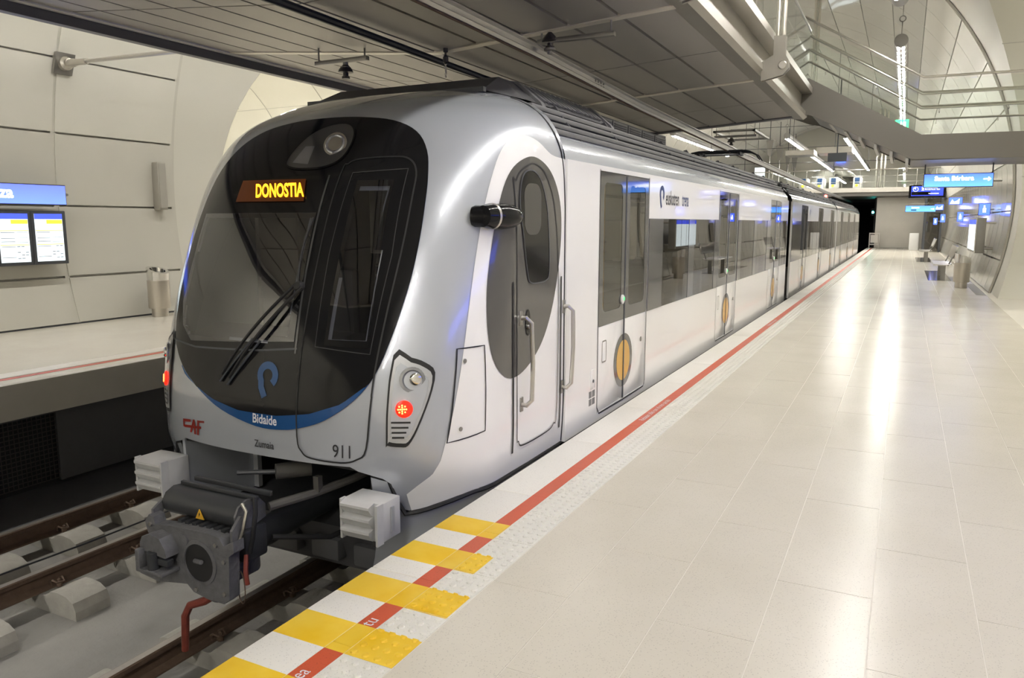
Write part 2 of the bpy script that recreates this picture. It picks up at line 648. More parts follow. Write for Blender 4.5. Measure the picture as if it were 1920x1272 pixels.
# edge stones, red line, tactile tiles
es = mesh_of(MB().box((-2.13, 0, -.10), (-1.868, 1.196, 0), .004), 'edge_stone', 'edge')
rs = mesh_of(MB().box((-1.865, 0, -.05), (-1.775, .598, .0005)), 'red_tile', 'red')
tm = MB().box((-1.772, 0, -.05), (-1.555, .396, .0))
for ix in range(4):
    for iy in range(7):
        x, y = -1.772 + .027 + ix * .054, .028 + iy * .0566
        tm.lathe((x, y, 0), (0, 0, 1), [(.0165, 0), (.0135, .005), (.011, .006)], 8)
ts = mesh_of(tm, 'tactile_tile', 'tact')
for k in range(46):
    inst(es, 'edge_stone', floor, (0, .35 + 1.2 * k, 0))
for k in range(92):
    inst(rs, 'red_tile', floor, (0, .35 + .6 * k, 0))
for k in range(136):
    inst(ts, 'tactile_tile', floor, (0, .50 + .4 * k, 0))
def on_floor(x0, y0, z=.0016):
    return lambda a, b: (x0 - b, y0 + a, z)
lettering('line_lettering', 'Rebasar sólo con el tren parado', .066, on_floor(-1.800, 5.93), 'txt_w', floor, .97)
for y0, t in ((1.74, 'dagoenea'), (2.30, 'tu')):
    v, f = text2d(t, .082, .92)
    lettering('line_lettering', t, .082, on_floor(-1.80, y0 - (.0 if t == 'tu' else .02)), 'txt_w', floor, .92 if t == 'tu' else .75)
lettering('line_lettering', 'Rebasar sólo con el tren parado', .066, on_floor(-1.800, 12.5), 'txt_w', floor, .97)

# platform front wall below the edge
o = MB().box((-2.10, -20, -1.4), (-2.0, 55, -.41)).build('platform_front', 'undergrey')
tag(o, 'dark concrete front below the right platform edge', 'platform front', kind='structure')
# floors of the cross galleries
o = MB().box((2.62, 10.4, -.4), (14.2, 20.2, -.004)).build('gallery_floor_right', 'floor')
tag(o, 'pale gallery floor behind the opening in the right wall', 'floor', kind='structure')
o = MB().box((-26.2, 10.4, -.4), (-12.35, 20.2, -.004)).build('gallery_floor_left', 'floor')
tag(o, 'pale gallery floor behind the opening in the left wall', 'floor', kind='structure')

# ---- left platform
lp = MB().box((-12.3, -20, -.30), (-7.86, 56, 0)).build('floor_left_platform', 'floor')
tag(lp, 'pale terrazzo platform across the tracks', 'floor', kind='structure')
ls = mesh_of(MB().box((-7.95, 0, -.36), (-7.84, 2.39, .002), .005), 'fascia_slab', 'fascia')
for k in range(26):
    inst(ls, 'fascia_slab', lp, (0, -8 + 2.4 * k, 0))
rl = mesh_of(MB().box((-8.22, 0, -.02), (-8.13, .998, .002)), 'red_tile', 'red2')
tl = mesh_of(MB().box((-8.50, 0, -.02), (-8.24, .598, .004)), 'tactile_tile', 'grout')
for k in range(26):
    inst(rl, 'red_tile', lp, (0, 0 + k, 0))
for k in range(44):
    inst(tl, 'tactile_tile', lp, (0, 0 + .6 * k, 0))
# recess below the left platform
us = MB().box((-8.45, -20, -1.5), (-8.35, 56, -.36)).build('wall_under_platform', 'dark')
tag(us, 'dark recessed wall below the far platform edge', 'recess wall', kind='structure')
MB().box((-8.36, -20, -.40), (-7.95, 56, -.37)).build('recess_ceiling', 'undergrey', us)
for k, yy in enumerate((-1.2, 1.0, 3.2, 5.14, 7.3, 9.5, 11.7)):
    if k % 2 == 0:
        m = MB()
        y0, y1 = yy - .06, yy + 1.9
        for i in range(17):
            z = -.42 - i * .05
            m.box((-8.27, y0, z - .004), (-8.262, y1, z + .004))
        for i in range(int((y1 - y0) / .05)):
            y = y0 + i * .05
            m.box((-8.262, y - .004, -1.22), (-8.254, y + .004, -.42))
        o = m.build('mesh_grille', 'mesh', us, smooth=0)
        o['kind'] = 'stuff'
        MB().box((-8.28, y1, -1.25), (-8.24, y1 + .05, -.40)).build('post', 'undergrey', us)
    else:
        MB().box((-8.28, yy - .02, -1.25), (-8.25, yy + 2.12, -.41)).build('sheet_panel', 'undergrey', us)

# ---- track bed
tb = MB().box((-8.36, -20, -1.6), (-2.09, 75, -1.37)).build('track_bed', 'conc')
tag(tb, 'grey concrete slab carrying both tracks', 'track bed', kind='structure')
MB().box((-8.36, -20, -1.38), (-7.25, 75, -1.30)).build('cable_walk', 'undergrey', tb)
MB().box((-2.75, -20, -1.38), (-2.11, 75, -1.28)).build('side_kerb', 'undergrey', tb)
RAILP = [(-.07, 0), (.07, 0), (.07, .012), (.012, .028), (.010, .10), (.034, .112), (.036, .142), (.028, .15), (-.028, .15), (-.036, .142), (-.034, .112), (-.010, .10), (-.012, .028), (-.07, .012)]
def bolt_set(m, x, y):
    for s in (-1, 1):
        bx = x + s * .10
        m.lathe((bx, y, -1.235), (0, 0, 1), [(.022, 0), (.022, .03), (.012, .035), (.012, .06), (.004, .065)], 8)
        m.tube([(bx - .05, y - .03, -1.235), (bx - .055, y - .035, -1.195), (bx - .02, y - .04, -1.175), (bx + .02, y - .03, -1.19), (bx + .02, y + .03, -1.2), (bx - .02, y + .04, -1.175), (bx - .055, y + .03, -1.195)], .008, 6)
blk = MB().prism([(-.34, -1.45), (.50, -1.45), (.50, -1.30), (.47, -1.235), (.40, -1.20), (.30, -1.188), (.21, -1.195), (.16, -1.235), (.13, -1.245), (-.30, -1.245), (-.34, -1.26)], lambda a, b, d: (a, d, b), -.14, .14)
blk_me = mesh_of(blk, 'sleeper_block', 'block', 20)
bm_ = MB()
bolt_set(bm_, 0, 0)
bolt_me = mesh_of(bm_, 'rail_clip', 'rust')
for x, desc in ((-6.87, 'rusty rail of the empty track, next to the far platform'), (-5.86, 'rusty rail of the empty track, next to the train'), (-4.10, 'worn rail under the train, on its far side'), (-3.10, 'worn rail under the train, next to the near platform')):
    rail_o = MB().prism(RAILP, lambda a, b, d, x=x: (x + a, d, -1.245 + b), -20, 75).build('rail', 'rust')
    tag(rail_o, desc, 'rail', 'running rails')
    MB().box((x - .026, -20, -1.0955), (x + .026, 75, -1.0945)).build('rail_head', 'railtop', rail_o)
    if x < -3.5:
        for k in range(19):
            y = 3.47 + .70 * (k - 4)
            if x > -5 and y > 6:
                continue
            tr = inst(blk_me, 'sleeper_block', None, (x, y, 0))
            tag(tr, 'concrete sleeper block under the ' + desc[desc.index('rail'):], 'sleeper block', 'sleeper blocks under the ' + desc[desc.index('rail'):])
            inst(bolt_me, 'rail_clip', tr, (x, y, 0))['kind'] = 'stuff'
cb = MB().tube([(-6.25, -2, -1.15), (-6.25, 2.5, -1.16), (-6.22, 4.0, -1.18), (-6.2, 5.5, -1.17), (-6.2, 12, -1.2)], .008, 6).build('track_cable', 'cable')
tag(cb, 'thin black cable running between the rails of the empty track', 'cable')

# ---- main vault lining (backing) with the two gallery openings
def vault_strip(side):
    m = MB()
    rr = VR + .06
    ts_ = list(np.linspace(T0, math.pi / 2, 49))
    zt = VZ + GR
    tt = math.asin((GR) / rr)
    ts_ = sorted(set([round(t, 6) for t in ts_] + [round(tt, 6)]))
    for a, b in zip(ts_[:-1], ts_[1:]):
        pts = []
        for t in (a, b):
            pts.append((VX + side * rr * math.cos(t), VZ + rr * math.sin(t)))
        def quad(ya0, ya1, yb0, yb1):
            n = 6
            for k in range(n):
                f0, f1 = k / n, (k + 1) / n
                v = [(pts[0][0], ya0 + (ya1 - ya0) * f0, pts[0][1]), (pts[0][0], ya0 + (ya1 - ya0) * f1, pts[0][1]),
                     (pts[1][0], yb0 + (yb1 - yb0) * f1, pts[1][1]), (pts[1][0], yb0 + (yb1 - yb0) * f0, pts[1][1])]
                m.add(v, [(0, 1, 2, 3)])
        if pts[1][1] <= zt + .02:
            quad(Y0, gal_y(pts[0][1], -1), Y0, gal_y(pts[1][1], -1))
            quad(gal_y(pts[0][1], 1), Y1, gal_y(pts[1][1], 1), Y1)
        else:
            quad(Y0, Y1, Y0, Y1)
    return m
def weld(o, d=.002):
    bm = bmesh.new()
    bm.from_mesh(o.data)
    bmesh.ops.remove_doubles(bm, verts=bm.verts[:], dist=d)
    bmesh.ops.recalc_face_normals(bm, faces=bm.faces[:])
    bm.to_mesh(o.data)
    bm.free()
wl = vault_strip(-1).build('wall_left', 'panel_mid')
weld(wl)
tag(wl, 'curved cream panelled vault wall behind the far platform', 'wall', kind='structure')
wr = vault_strip(1).build('wall_right', 'panel_mid')
weld(wr)
tag(wr, 'curved cream panelled vault wall along the near platform', 'wall', kind='structure')
# panels on the vault
DA = .1597
A_ROWS = [(T0 + .004, -.1855 - .003)] + [(-.1855 + DA * k + .0022, -.1855 + DA * (k + 1) - .0022) for k in range(11)]
def arc_panel(a0, a1, ln, m='panel'):
    mb = MB()
    n = 4
    v = []
    for i in range(n + 1):
        t = a0 + (a1 - a0) * i / n
        for r in (VR, VR + .04):
            for y in (0, ln):
                v.append((r * math.cos(t), y, r * math.sin(t)))
    f = []
    for i in range(n):
        b, c = i * 4, i * 4 + 4
        f += [(b, b + 1, c + 1, c), (b + 2, c + 2, c + 3, b + 3), (b, c, c + 2, b + 2), (b + 1, b + 3, c + 3, c + 1)]
    f += [(0, 2, 3, 1), (n * 4, n * 4 + 1, n * 4 + 3, n * 4 + 2)]
    return mesh_of(mb.add(v, f), 'panel', m, 20)
pan_me = {}
def put_panel(side, row, y, ln):
    # mesh for the right side; the left side is the same mesh turned about z
    key = (row, round(ln, 3))
    if key not in pan_me:
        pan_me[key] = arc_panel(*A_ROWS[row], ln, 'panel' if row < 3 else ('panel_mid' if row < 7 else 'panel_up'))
    o = bpy.data.objects.new('panel', pan_me[key])
    COL.objects.link(o)
    if side > 0:
        o.parent = wr
        o.location = (VX, y, VZ)
    else:
        o.parent = wl
        o.location = (VX, y + ln, VZ)
        o.rotation_euler = (0, 0, math.pi)
def rib(side, y, w=.085):
    mb = MB()
    n = 44
    v = []
    for i in range(n + 1):
        t = T0 + .002 + (math.pi / 2 - T0 - .004) * i / n
        for r in (VR + .012, VR + .05):
            for yy in (y - w / 2, y + w / 2):
                v.append((VX + side * r * math.cos(t), yy, VZ + r * math.sin(t)))
    f = []
    for i in range(n):
        b, c = i * 4, i * 4 + 4
        f += [(b, b + 1, c + 1, c), (b, c, c + 2, b + 2), (b + 1, b + 3, c + 3, c + 1)]
    mb.add(v, f).build('rib', 'panel', wl if side < 0 else wr, smooth=30)
for k in range(5):
    rib(-1, 9.95 - 2.2 * k)
for k in range(21):
    rib(-1, 20.75 + 2.2 * k, .05)
    rib(1, 20.75 + 2.2 * k, .05)
CW = 2.2
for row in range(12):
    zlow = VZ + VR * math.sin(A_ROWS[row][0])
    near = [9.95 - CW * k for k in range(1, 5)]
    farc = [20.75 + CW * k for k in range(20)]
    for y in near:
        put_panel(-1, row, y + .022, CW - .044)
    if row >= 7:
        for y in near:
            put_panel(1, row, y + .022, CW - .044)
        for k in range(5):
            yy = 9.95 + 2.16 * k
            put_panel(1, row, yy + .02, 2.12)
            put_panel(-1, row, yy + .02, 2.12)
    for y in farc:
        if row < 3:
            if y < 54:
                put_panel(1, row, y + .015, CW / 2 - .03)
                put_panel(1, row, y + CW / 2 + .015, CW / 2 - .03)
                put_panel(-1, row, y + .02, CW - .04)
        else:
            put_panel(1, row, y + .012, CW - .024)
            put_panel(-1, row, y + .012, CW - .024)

# ---- cross galleries
def gallery(side, xend):
    m = MB()
    n = 40
    t0 = -math.asin(VZ / GR)
    A = list(np.linspace(t0, math.pi - t0, n + 1))
    for a, b in zip(A[:-1], A[1:]):
        za, zb = VZ + GR * math.sin(a), VZ + GR * math.sin(b)
        ya, yb = GY + GR * math.cos(a), GY + GR * math.cos(b)
        xa, xb = vault_x(za, side, VR + .06), vault_x(zb, side, VR + .06)
        for k in range(4):
            f0, f1 = k / 4, (k + 1) / 4
            m.add([(xa + (xend - xa) * f0, ya, za), (xa + (xend - xa) * f1, ya, za), (xb + (xend - xb) * f1, yb, zb), (xb + (xend - xb) * f0, yb, zb)], [(0, 1, 2, 3)])
    return m
for side, xend, nm, lb in ((1, 14.0, 'wall_gallery_right', 'cream barrel vault of the cross gallery above the landing'), (-1, -26.0, 'wall_gallery_left', 'cream barrel vault of the cross gallery beyond the far platform')):
    o = gallery(side, xend).build(nm, 'vault')
    weld(o)
    tag(o, lb, 'gallery vault', kind='structure')
    MB().box((xend, 10, 0), (xend + side * .1, 20.5, 6.8)).build('end_panel', 'panel', o)
    # rim trim around the opening and panel joints of the gallery lining
    t0 = -math.asin(VZ / GR)
    for xo in (1.3, 3.6, 5.9):
        path = []
        for t in np.linspace(t0, math.pi - t0, 30):
            z = VZ + (GR - .004) * math.sin(t)
            path.append((VX + side * (VR + xo), GY + (GR - .004) * math.cos(t), z))
        MB().tube(path, .010, 5, False).build('joint_strip', 'fascia', o)
    for t in (.12, .42, .78, math.pi - .12, math.pi - .42, math.pi - .78):
        z = VZ + (GR - .004) * math.sin(t)
        y = GY + (GR - .004) * math.cos(t)
        MB().tube([(vault_x(z, side) + side * .05, y, z), (xend, y, z)], .008, 5, False).build('joint_strip', 'fascia', o)

# ---- end walls, tunnel portal
ew = MB().box((-1.72, 55.0, 0), (2.3, 55.4, 3.25)).build('wall_end', 'endwall')
tag(ew, 'brushed steel clad wall closing the far end of the platform', 'wall', kind='structure')
for k in range(9):
    MB().box((-1.70, 54.96, .02 + .36 * k), (2.2, 55.0, .02 + .36 * k + .352)).build('panel', 'endwall', ew)
ew2 = MB().box((-12.5, 55.0, -1.4), (-7.9, 55.4, 3.25)).build('wall_end_left', 'endwall')
tag(ew2, 'steel clad wall closing the far end of the opposite platform', 'wall', kind='structure')
tn = MB()
tn.box((-7.95, 55.4, -1.4), (-7.8, 80, 3.3)).box((-1.85, 55.4, -1.4), (-1.72, 80, 3.3)).box((-8, 55.4, 3.25), (-1.7, 80, 3.35)).box((-8, 80, -1.4), (-1.7, 80.2, 3.3))
o = tn.build('wall_tunnel', 'dark', smooth=0)
tag(o, 'black running tunnel beyond the platform end', 'tunnel', kind='structure')
# back wall of the vault above the far mezzanine, with an arched corridor
m = MB()
cx_, cz_, ra = -5.3, 3.9, 2.1
n = 24
arch = [(cx_ + ra * math.cos(t), max(3.6, cz_ + ra * math.sin(t))) for t in np.linspace(0, math.pi, n + 1)]
big = [(VX + 7.2 * math.cos(t), VZ + 7.2 * math.sin(t)) for t in np.linspace(.20, math.pi - .20, n + 1)]
for i in range(n):
    m.add([(arch[i][0], 66.5, arch[i][1]), (big[i][0], 66.5, big[i][1]), (big[i + 1][0], 66.5, big[i + 1][1]), (arch[i + 1][0], 66.5, arch[i + 1][1])], [(0, 1, 2, 3)])
    m.add([(arch[i][0], 66.5, arch[i][1]), (arch[i + 1][0], 66.5, arch[i + 1][1]), (arch[i + 1][0], 84, arch[i + 1][1]), (arch[i][0], 84, arch[i][1])], [(0, 1, 2, 3)])
m.add([(cx_ - 2.2, 84, 3.5), (cx_ + 2.2, 84, 3.5), (cx_ + 2.2, 84, 6.2), (cx_ - 2.2, 84, 6.2)], [(0, 1, 2, 3)])
o = m.build('wall_back', 'vault')
tag(o, 'cream back wall of the vault with an arched lit corridor', 'wall', kind='structure')
# behind the camera
o = MB().box((-12.5, Y0 - .2, -1.5), (2.6, Y0, 9.3)).build('wall_behind', 'vault')
tag(o, 'cream wall closing the vault at the other end', 'wall', kind='structure')
# dark base joint along the left wall
o = MB().box((-11.80, -20, .0), (-11.70, 10.7, .018)).build('baseboard_left', 'frame')
tag(o, 'thin dark joint along the foot of the far platform wall', 'skirting', kind='structure')

# ================================================================== LUMINAIRES
def luminaire(label, x, y0, y1, z, hook=True):
    L = y1 - y0
    t = thing('tube_luminaire', label, 'luminaire', (x, (y0 + y1) / 2, z), 'suspended tube luminaires')
    r = .14
    MB().lathe((x, y0, z), (0, 1, 0), [(r - .02, 0), (r, .01), (r, L - .01), (r - .02, L)], 20).build('tube', 'lumi', t)
    m = MB()
    k = 0
    while .12 + k * .5 < L - .3:
        y = y0 + .12 + k * .5
        for s in (-1, 1):
            xx = x + s * .05
            m.box((xx - .024, y, z - r - .006), (xx + .024, y + .16, z - r + .018))
        k += 1
    o = m.build('led_points', 'led_f' if x < -9 and y0 > -10 else ('led_g' if y0 > 66 or y0 < -10 else 'led'), t, smooth=0)
    o['kind'] = 'stuff'
    if hook:
        for y in (y0 + .02, y1 - .02):
            zt = VZ + math.sqrt(max((VR - .02) ** 2 - (x - VX) ** 2, 0))
            m = MB().tube([(x, y, z + r - .02), (x, y, z + r + .25)], .012, 8)
            for k in range(12):
                a0, a1 = 2 * math.pi * k / 12, 2 * math.pi * (k + 1) / 12
                m.tube([(x + .06 * math.cos(a0), y, z + r + .31 + .06 * math.sin(a0)), (x + .06 * math.cos(a1), y, z + r + .31 + .06 * math.sin(a1))], .012, 6, False)
            m.tube([(x, y, z + r + .37), (x, y, zt)], .007, 6)
            m.build('hanger', 'steel_d', t)
    ld = bpy.data.lights.new('luminaire_beam', 'AREA')
    ld.shape = 'RECTANGLE'
    ld.size, ld.size_y = .03, L - .2
    ld.energy = LAMP_W * L * (1.8 if y0 < -10 else (.8 if x < -9 else (3 if y0 > 66 else 1)))
    ld.color = LAMP_COL
    ld.spread = BEAM
    lo = bpy.data.objects.new('luminaire_beam', ld)
    COL.objects.link(lo)
    lo.parent = t
    lo.location = (0, 0, -r - .004)
    lu = bpy.data.lights.new('luminaire_uplight', 'AREA')
    lu.shape = 'RECTANGLE'
    lu.size, lu.size_y = .05, L - .2
    lu.energy = LAMP_W * L * .22
    lu.color = LAMP_COL
    lu.spread = R(130)
    uo = bpy.data.objects.new('luminaire_uplight', lu)
    COL.objects.link(uo)
    uo.parent = t
    uo.location = (0, 0, r + .006)
    uo.rotation_euler = (0, math.pi, 0)
    return t
luminaire('long tube luminaire over the near platform, beyond the stair', -.35, 19.3, 35.6, 5.5)
luminaire('long tube luminaire over the near platform, alongside the cab', -.35, .5, 15.8, 5.5)
luminaire('long tube luminaire over the near platform, at its far end', -.35, 38, 52, 5.5)
luminaire('tube luminaire over the near platform, behind the train front', -.35, -18, -2, 5.5)
luminaire('long tube luminaire over the far platform, beside the train front', -9.45, .5, 15.8, 5.5)
luminaire('tube luminaire over the far platform, seen under the soffit edge', -9.35, 34, 46, 5.5)
luminaire('long tube luminaire over the far platform, beyond the cross gallery', -9.45, 19.3, 32, 5.5)
luminaire('tube luminaire over the far platform, behind the train front', -9.45, -18, -2, 5.5)
luminaire('tube luminaire high over the tracks with a bright streak on the vault', -5.2, 38.5, 64.5, 5.6)
luminaire('tube luminaire over the tracks next to the stair stringer', -2.75, 39.5, 64.5, 5.6)
luminaire('short tube luminaire inside the arched corridor', -5.3, 69, 80, 5.4, False)
def luminaire_x(label, x0, x1, y, z):
    t = thing('tube_luminaire', label, 'luminaire', ((x0 + x1) / 2, y, z), 'suspended tube luminaires')
    L = x1 - x0
    MB().lathe((x0, y, z), (1, 0, 0), [(.12, 0), (.14, .01), (.14, L - .01), (.12, L)], 20).build('tube', 'lumi', t)
    MB().tube([(x0 + .5, y, z + .12), (x0 + .5, y, VZ + GR)], .008, 6).build('hanger', 'steel_d', t)
    m = MB()
    k = 0
    while .12 + k * .5 < L - .3:
        xx = x0 + .12 + k * .5
        for q in (-.05, .05):
            m.box((xx, y + q - .024, z - .146), (xx + .16, y + q + .024, z - .12))
        k += 1
    m.build('led_points', 'led_g', t, smooth=0)['kind'] = 'stuff'
    ld = bpy.data.lights.new('luminaire_beam', 'AREA')
    ld.shape = 'RECTANGLE'
    ld.size, ld.size_y = L - .2, .03
    ld.energy = LAMP_W * L * 2.2
    ld.color = LAMP_COL
    ld.spread = BEAM
    lo = bpy.data.objects.new('luminaire_beam', ld)
    COL.objects.link(lo)
    lo.parent = t
    lo.location = (0, 0, -.145)
luminaire_x('tube luminaire inside the cross gallery by the landing', 3.2, 9.5, 15.2, 5.6)
luminaire_x('tube luminaire inside the cross gallery of the far platform', -22, -12.8, 15.2, 5.6)

# ================================================================== MEZZANINE OVER THE TRACKS
AX, AZ = -4.66, 3.43
def soff_z(x):
    return AZ + (.065 * (x - AX) if x > AX else .095 * (AX - x))
mz = thing('mezzanine', 'steel mezzanine deck with a dark panelled underside above the train', 'mezzanine', (-4.9, 4, 3.4))
MB().hexa([(-7.85, -20, 3.78), (-2.0, -20, 3.78), (-2.0, 16, 3.78), (-7.85, 16, 3.78), (-7.85, -20, 4.1), (-2.0, -20, 4.1), (-2.0, 16, 4.1), (-7.85, 16, 4.1)]).build('deck_slab', 'undergrey', mz)
YJ = [-1.0 + 2.1 * k for k in range(9)]     # -1 .. 15.8, cross beams at 3.2, 7.4, 11.6, 15.8
xs = [-2.06 - .52 * k for k in range(12)]
for i in range(11):
    xa, xb = xs[i] - .018, xs[i + 1] + .018
    for j in range(8):
        ya, yb = YJ[j] + .012, YJ[j + 1] - .012
        if abs((YJ[j] - 3.2) % 4.2) < .01 or abs((YJ[j] - 3.2) % 4.2 - 4.2) < .01:
            ya += .07
        z0, z1 = soff_z(xa), soff_z(xb)
        MB().hexa([(xb, ya, z1), (xa, ya, z0), (xa, yb, z0), (xb, yb, z1), (xb, ya, z1 + .04), (xa, ya, z0 + .04), (xa, yb, z0 + .04), (xb, yb, z1 + .04)]).build('panel', 'soffit', mz, smooth=0)
    MB().box((xs[i + 1] - .03, -1, soff_z(xs[i + 1]) + .045), (xs[i + 1] + .03, 16, soff_z(xs[i + 1]) + .09)).build('joint_rail', 'dark', mz)
for yb in (-1, 3.2, 7.4, 11.6):
    for xa, xb in ((-2.06, AX), (AX, -7.75)):
        za, zb = soff_z(xa) - .012, soff_z(xb) - .012
        MB().hexa([(xb, yb - .035, zb), (xa, yb - .035, za), (xa, yb + .075, za), (xb, yb + .075, zb), (xb, yb - .035, zb + .12), (xa, yb - .035, za + .12), (xa, yb + .075, za + .12), (xb, yb + .075, zb + .12)]).build('cross_beam', 'beamlight', mz)
for xa, xb in ((-2.06, AX), (AX, -7.75)):
    za, zb = soff_z(xa), soff_z(xb)
    MB().hexa([(xb, 15.8, zb - .02), (xa, 15.8, za - .02), (xa, 16.0, za - .02), (xb, 16.0, zb - .02), (xb, 15.8, 3.9), (xa, 15.8, 3.9), (xa, 16, 3.9), (xb, 16, 3.9)]).build('end_beam', 'beamdark', mz)
prof = [(-2.12, 3.60), (-1.90, 3.575), (-1.84, 3.62), (-1.84, 3.70), (-1.93, 3.76), (-1.93, 4.02), (-1.74, 4.02), (-1.74, 4.13), (-2.12, 4.13)]
MB().prism(prof, lambda a, b, d: (a, d, b), -20, 16.25).build('edge_beam', 'edgesteel', mz, smooth=20)
prof = [(-7.98, 3.62), (-7.80, 3.60), (-7.80, 3.72), (-7.90, 3.74), (-7.90, 3.92), (-7.98, 3.94)]
lo_ = MB().prism(prof, lambda a, b, d: (a, d, b), -20, 16.25).build('edge_beam', 'beamdark', mz, smooth=20)
lab(lo_, 'dark bluish edge beam')
MB().box((-7.79, -20, 3.70), (-7.70, 16.2, 3.73)).build('light_gap_strip', 'whitepaint', mz)  # white strip stands in for the bright line of light along the beam
# glass balustrade on the right edge
for k in range(6):
    y = -8.6 + 4.1 * k
    MB().box((-1.83, y, 4.14), (-1.815, y + 4.0, 5.1)).build('glass_pane', 'clear', mz, smooth=0)
MB().tube([(-1.82, -20, 5.14), (-1.82, 15.9, 5.14)], .025, 10).build('handrail', 'rail', mz)
MB().tube([(-1.90, -20, 4.8), (-1.90, 15.9, 4.8)], .018, 8).build('handrail', 'rail', mz)
# hangers
def hanger(y, x, nm, dz=-.26):
    zt = VZ + math.sqrt((VR - .02) ** 2 - (x - VX) ** 2)
    t = thing('hanger_rod', nm, 'hanger', (x, y, 3.9))
    m = MB()
    for s in (-1, 1):
        m.tube([(x + s * .035, y, 4.25 + dz), (x + s * .035, y, zt)], .03, 10)
    m.build('twin_rod', 'beam', t)
    pl = [(p, q + dz) for p, q in [(-.22, 3.74), (.06, 3.80), (.13, 3.88), (.12, 3.98), (.075, 4.06), (.075, 4.30), (-.075, 4.30), (-.075, 4.06), (-.22, 3.98)]]
    MB().prism(pl, lambda a, b, d: (x + a, d, b), y - .06, y - .03).prism(pl, lambda a, b, d: (x + a, d, b), y + .03, y + .06).build('clevis', 'edgesteel', t)
    MB().lathe((x + .05, y - .09, 3.92 + dz), (0, 1, 0), [(.045, 0), (.055, .01), (.055, .17), (.045, .18)], 16).build('pin', 'steel', t)
hanger(2.7, -1.64, 'twin rod hanger on the mezzanine edge beside the cab roof')
hanger(6.9, -1.64, 'twin rod hanger on the mezzanine edge, second from the stair')
hanger(11.1, -1.64, 'twin rod hanger with pinned clevis on the mezzanine edge near the stair')
hanger(18.1, -1.95, 'twin rod hanger rising behind the stair balustrade', .25)

# anchor and tie rod on the left wall
t = thing('tie_rod', 'steel tie rod from a square wall plate to the mezzanine beam', 'tie rod', (-11.8, 7.85, 4.0))
MB().hexa([(-11.775, 7.69, 3.86), (-11.715, 7.69, 3.86), (-11.715, 7.99, 3.86), (-11.775, 7.99, 3.86), (-11.655, 7.69, 4.16), (-11.595, 7.69, 4.16), (-11.595, 7.99, 4.16), (-11.655, 7.99, 4.16)]).build('wall_plate', 'steel_d', t)
MB().lathe((-11.68, 7.84, 4.01), (1, -.12, -.03), [(.10, 0), (.10, .10), (.07, .14), (.07, .2)], 16).build('socket', 'beam', t)
MB().tube([(-11.52, 7.82, 4.0), (-11.3, 7.76, 3.98), (-11.28, 7.755, 3.98), (-10.9, 7.68, 3.95)], [.06, .06, .045, .045], 10).build('turnbuckle', 'beam', t)
MB().tube([(-10.95, 7.69, 3.955), (-7.93, 7.0, 3.70)], .028, 10).build('rod', 'steel', t)

# ================================================================== OVERHEAD LINE
OX = -3.45
t = thing('conductor_rail', 'silver overhead conductor rail running above the train roof', 'conductor rail', (OX, 10, 3.2))
cp = [(-.055, .11), (.055, .11), (.055, .098), (.014, .092), (.012, .05), (.03, .035), (.026, .0), (-.026, .0), (-.03, .035), (-.012, .05), (-.014, .092), (-.055, .098)]
pts = [(-6, 3.40), (7.3, 3.255), (10.8, 3.165), (19.0, 3.075), (38.5, 2.97), (60, 2.95)]
m = MB()
nn = len(cp)
vv = [(OX + a, y, z + b) for y, z in pts for a, b in cp]
ff = [(i * nn + k, i * nn + (k + 1) % nn, (i + 1) * nn + (k + 1) % nn, (i + 1) * nn + k) for i in range(len(pts) - 1) for k in range(nn)] + [tuple(range(nn)), tuple(range((len(pts) - 1) * nn, len(pts) * nn))]
m.add(vv, ff).build('aluminium_profile', 'alu', t, smooth=20)
COND = list(pts)
def cond_z(y):
    return float(np.interp(y, [p[0] for p in COND], [p[1] for p in COND]))
MB().tube([(OX, p[0], p[1] - .004) for p in pts], .012, 6).build('contact_wire', 'rust', t)
m = MB()
for k in range(4):
    for s in (-1, 1):
        m.lathe((OX + .012, 9.0 + k * .09, cond_z(9) + .035 + .045 * (s > 0)), (1, 0, 0), [(.014, 0), (.014, .012)], 8)
m.build('joint_plate', 'steel_d', t)
cb = MB().tube([(-4.62, -3, 3.36), (-4.62, 5, 3.36), (-4.66, 8.4, 3.33), (-4.72, 14, 3.33), (-4.72, 16.5, 3.4)], .035, 10).build('feeder_cable', 'cable')
tag(cb, 'thick black feeder cable slung under the mezzanine panels', 'cable')
def support(label, x0, x1, xi, y, zt, zd):
    t = thing('line_support', label, 'insulator', (xi, y, zt), 'overhead line supports')
    m = MB()
    for x in (x0, x1):
        m.tube([(x, y, zt), (x, y, soff_z(x) if y < 16 else zt + .3)], .010, 6)
    m.build('stud', 'steel_d', t)
    MB().box((x0 - .04, y - .03, zt - .045), (x1 + .04, y + .03, zt), .004).build('cross_bar', 'steel_d', t)
    MB().lathe((xi, y, zt), (0, 0, -1), [(.03, .0), (.03, .09), (.06, .095), (.06, .115), (.025, .12), (.025, .15)], 12).build('drop_bracket', 'steel_d', t)
    MB().lathe((xi, y, zd + .1), (0, 0, -1), [(.02, -.03), (.03, -.02), (.05, .0), (.075, .03), (.085, .06), (.03, .065), (.03, .10), (.045, .105), (.045, .13)], 16).build('insulator', 'insul', t)
support('dark insulator on a bracket bar above the conductor rail, over the cab', -3.42, -2.68, OX + .12, 7.42, 3.44, 3.37)
support('dark insulator on a bracket over the empty track', -6.1, -5.45, -5.72, 7.16, 3.42, 3.23)
t2 = support('insulator under an open frame beyond the mezzanine end', -3.77, -2.97, OX, 17.2, 3.45, 3.27)
o = MB().box((-3.8, 17.0, 3.5), (-3.74, 18.9, 3.54)).box((-2.99, 17.0, 3.5), (-2.93, 18.9, 3.54)).box((-3.8, 17.0, 3.5), (-2.93, 17.06, 3.54)).box((-3.8, 18.84, 3.5), (-2.93, 18.9, 3.54)).build('support_frame', 'steel_d')
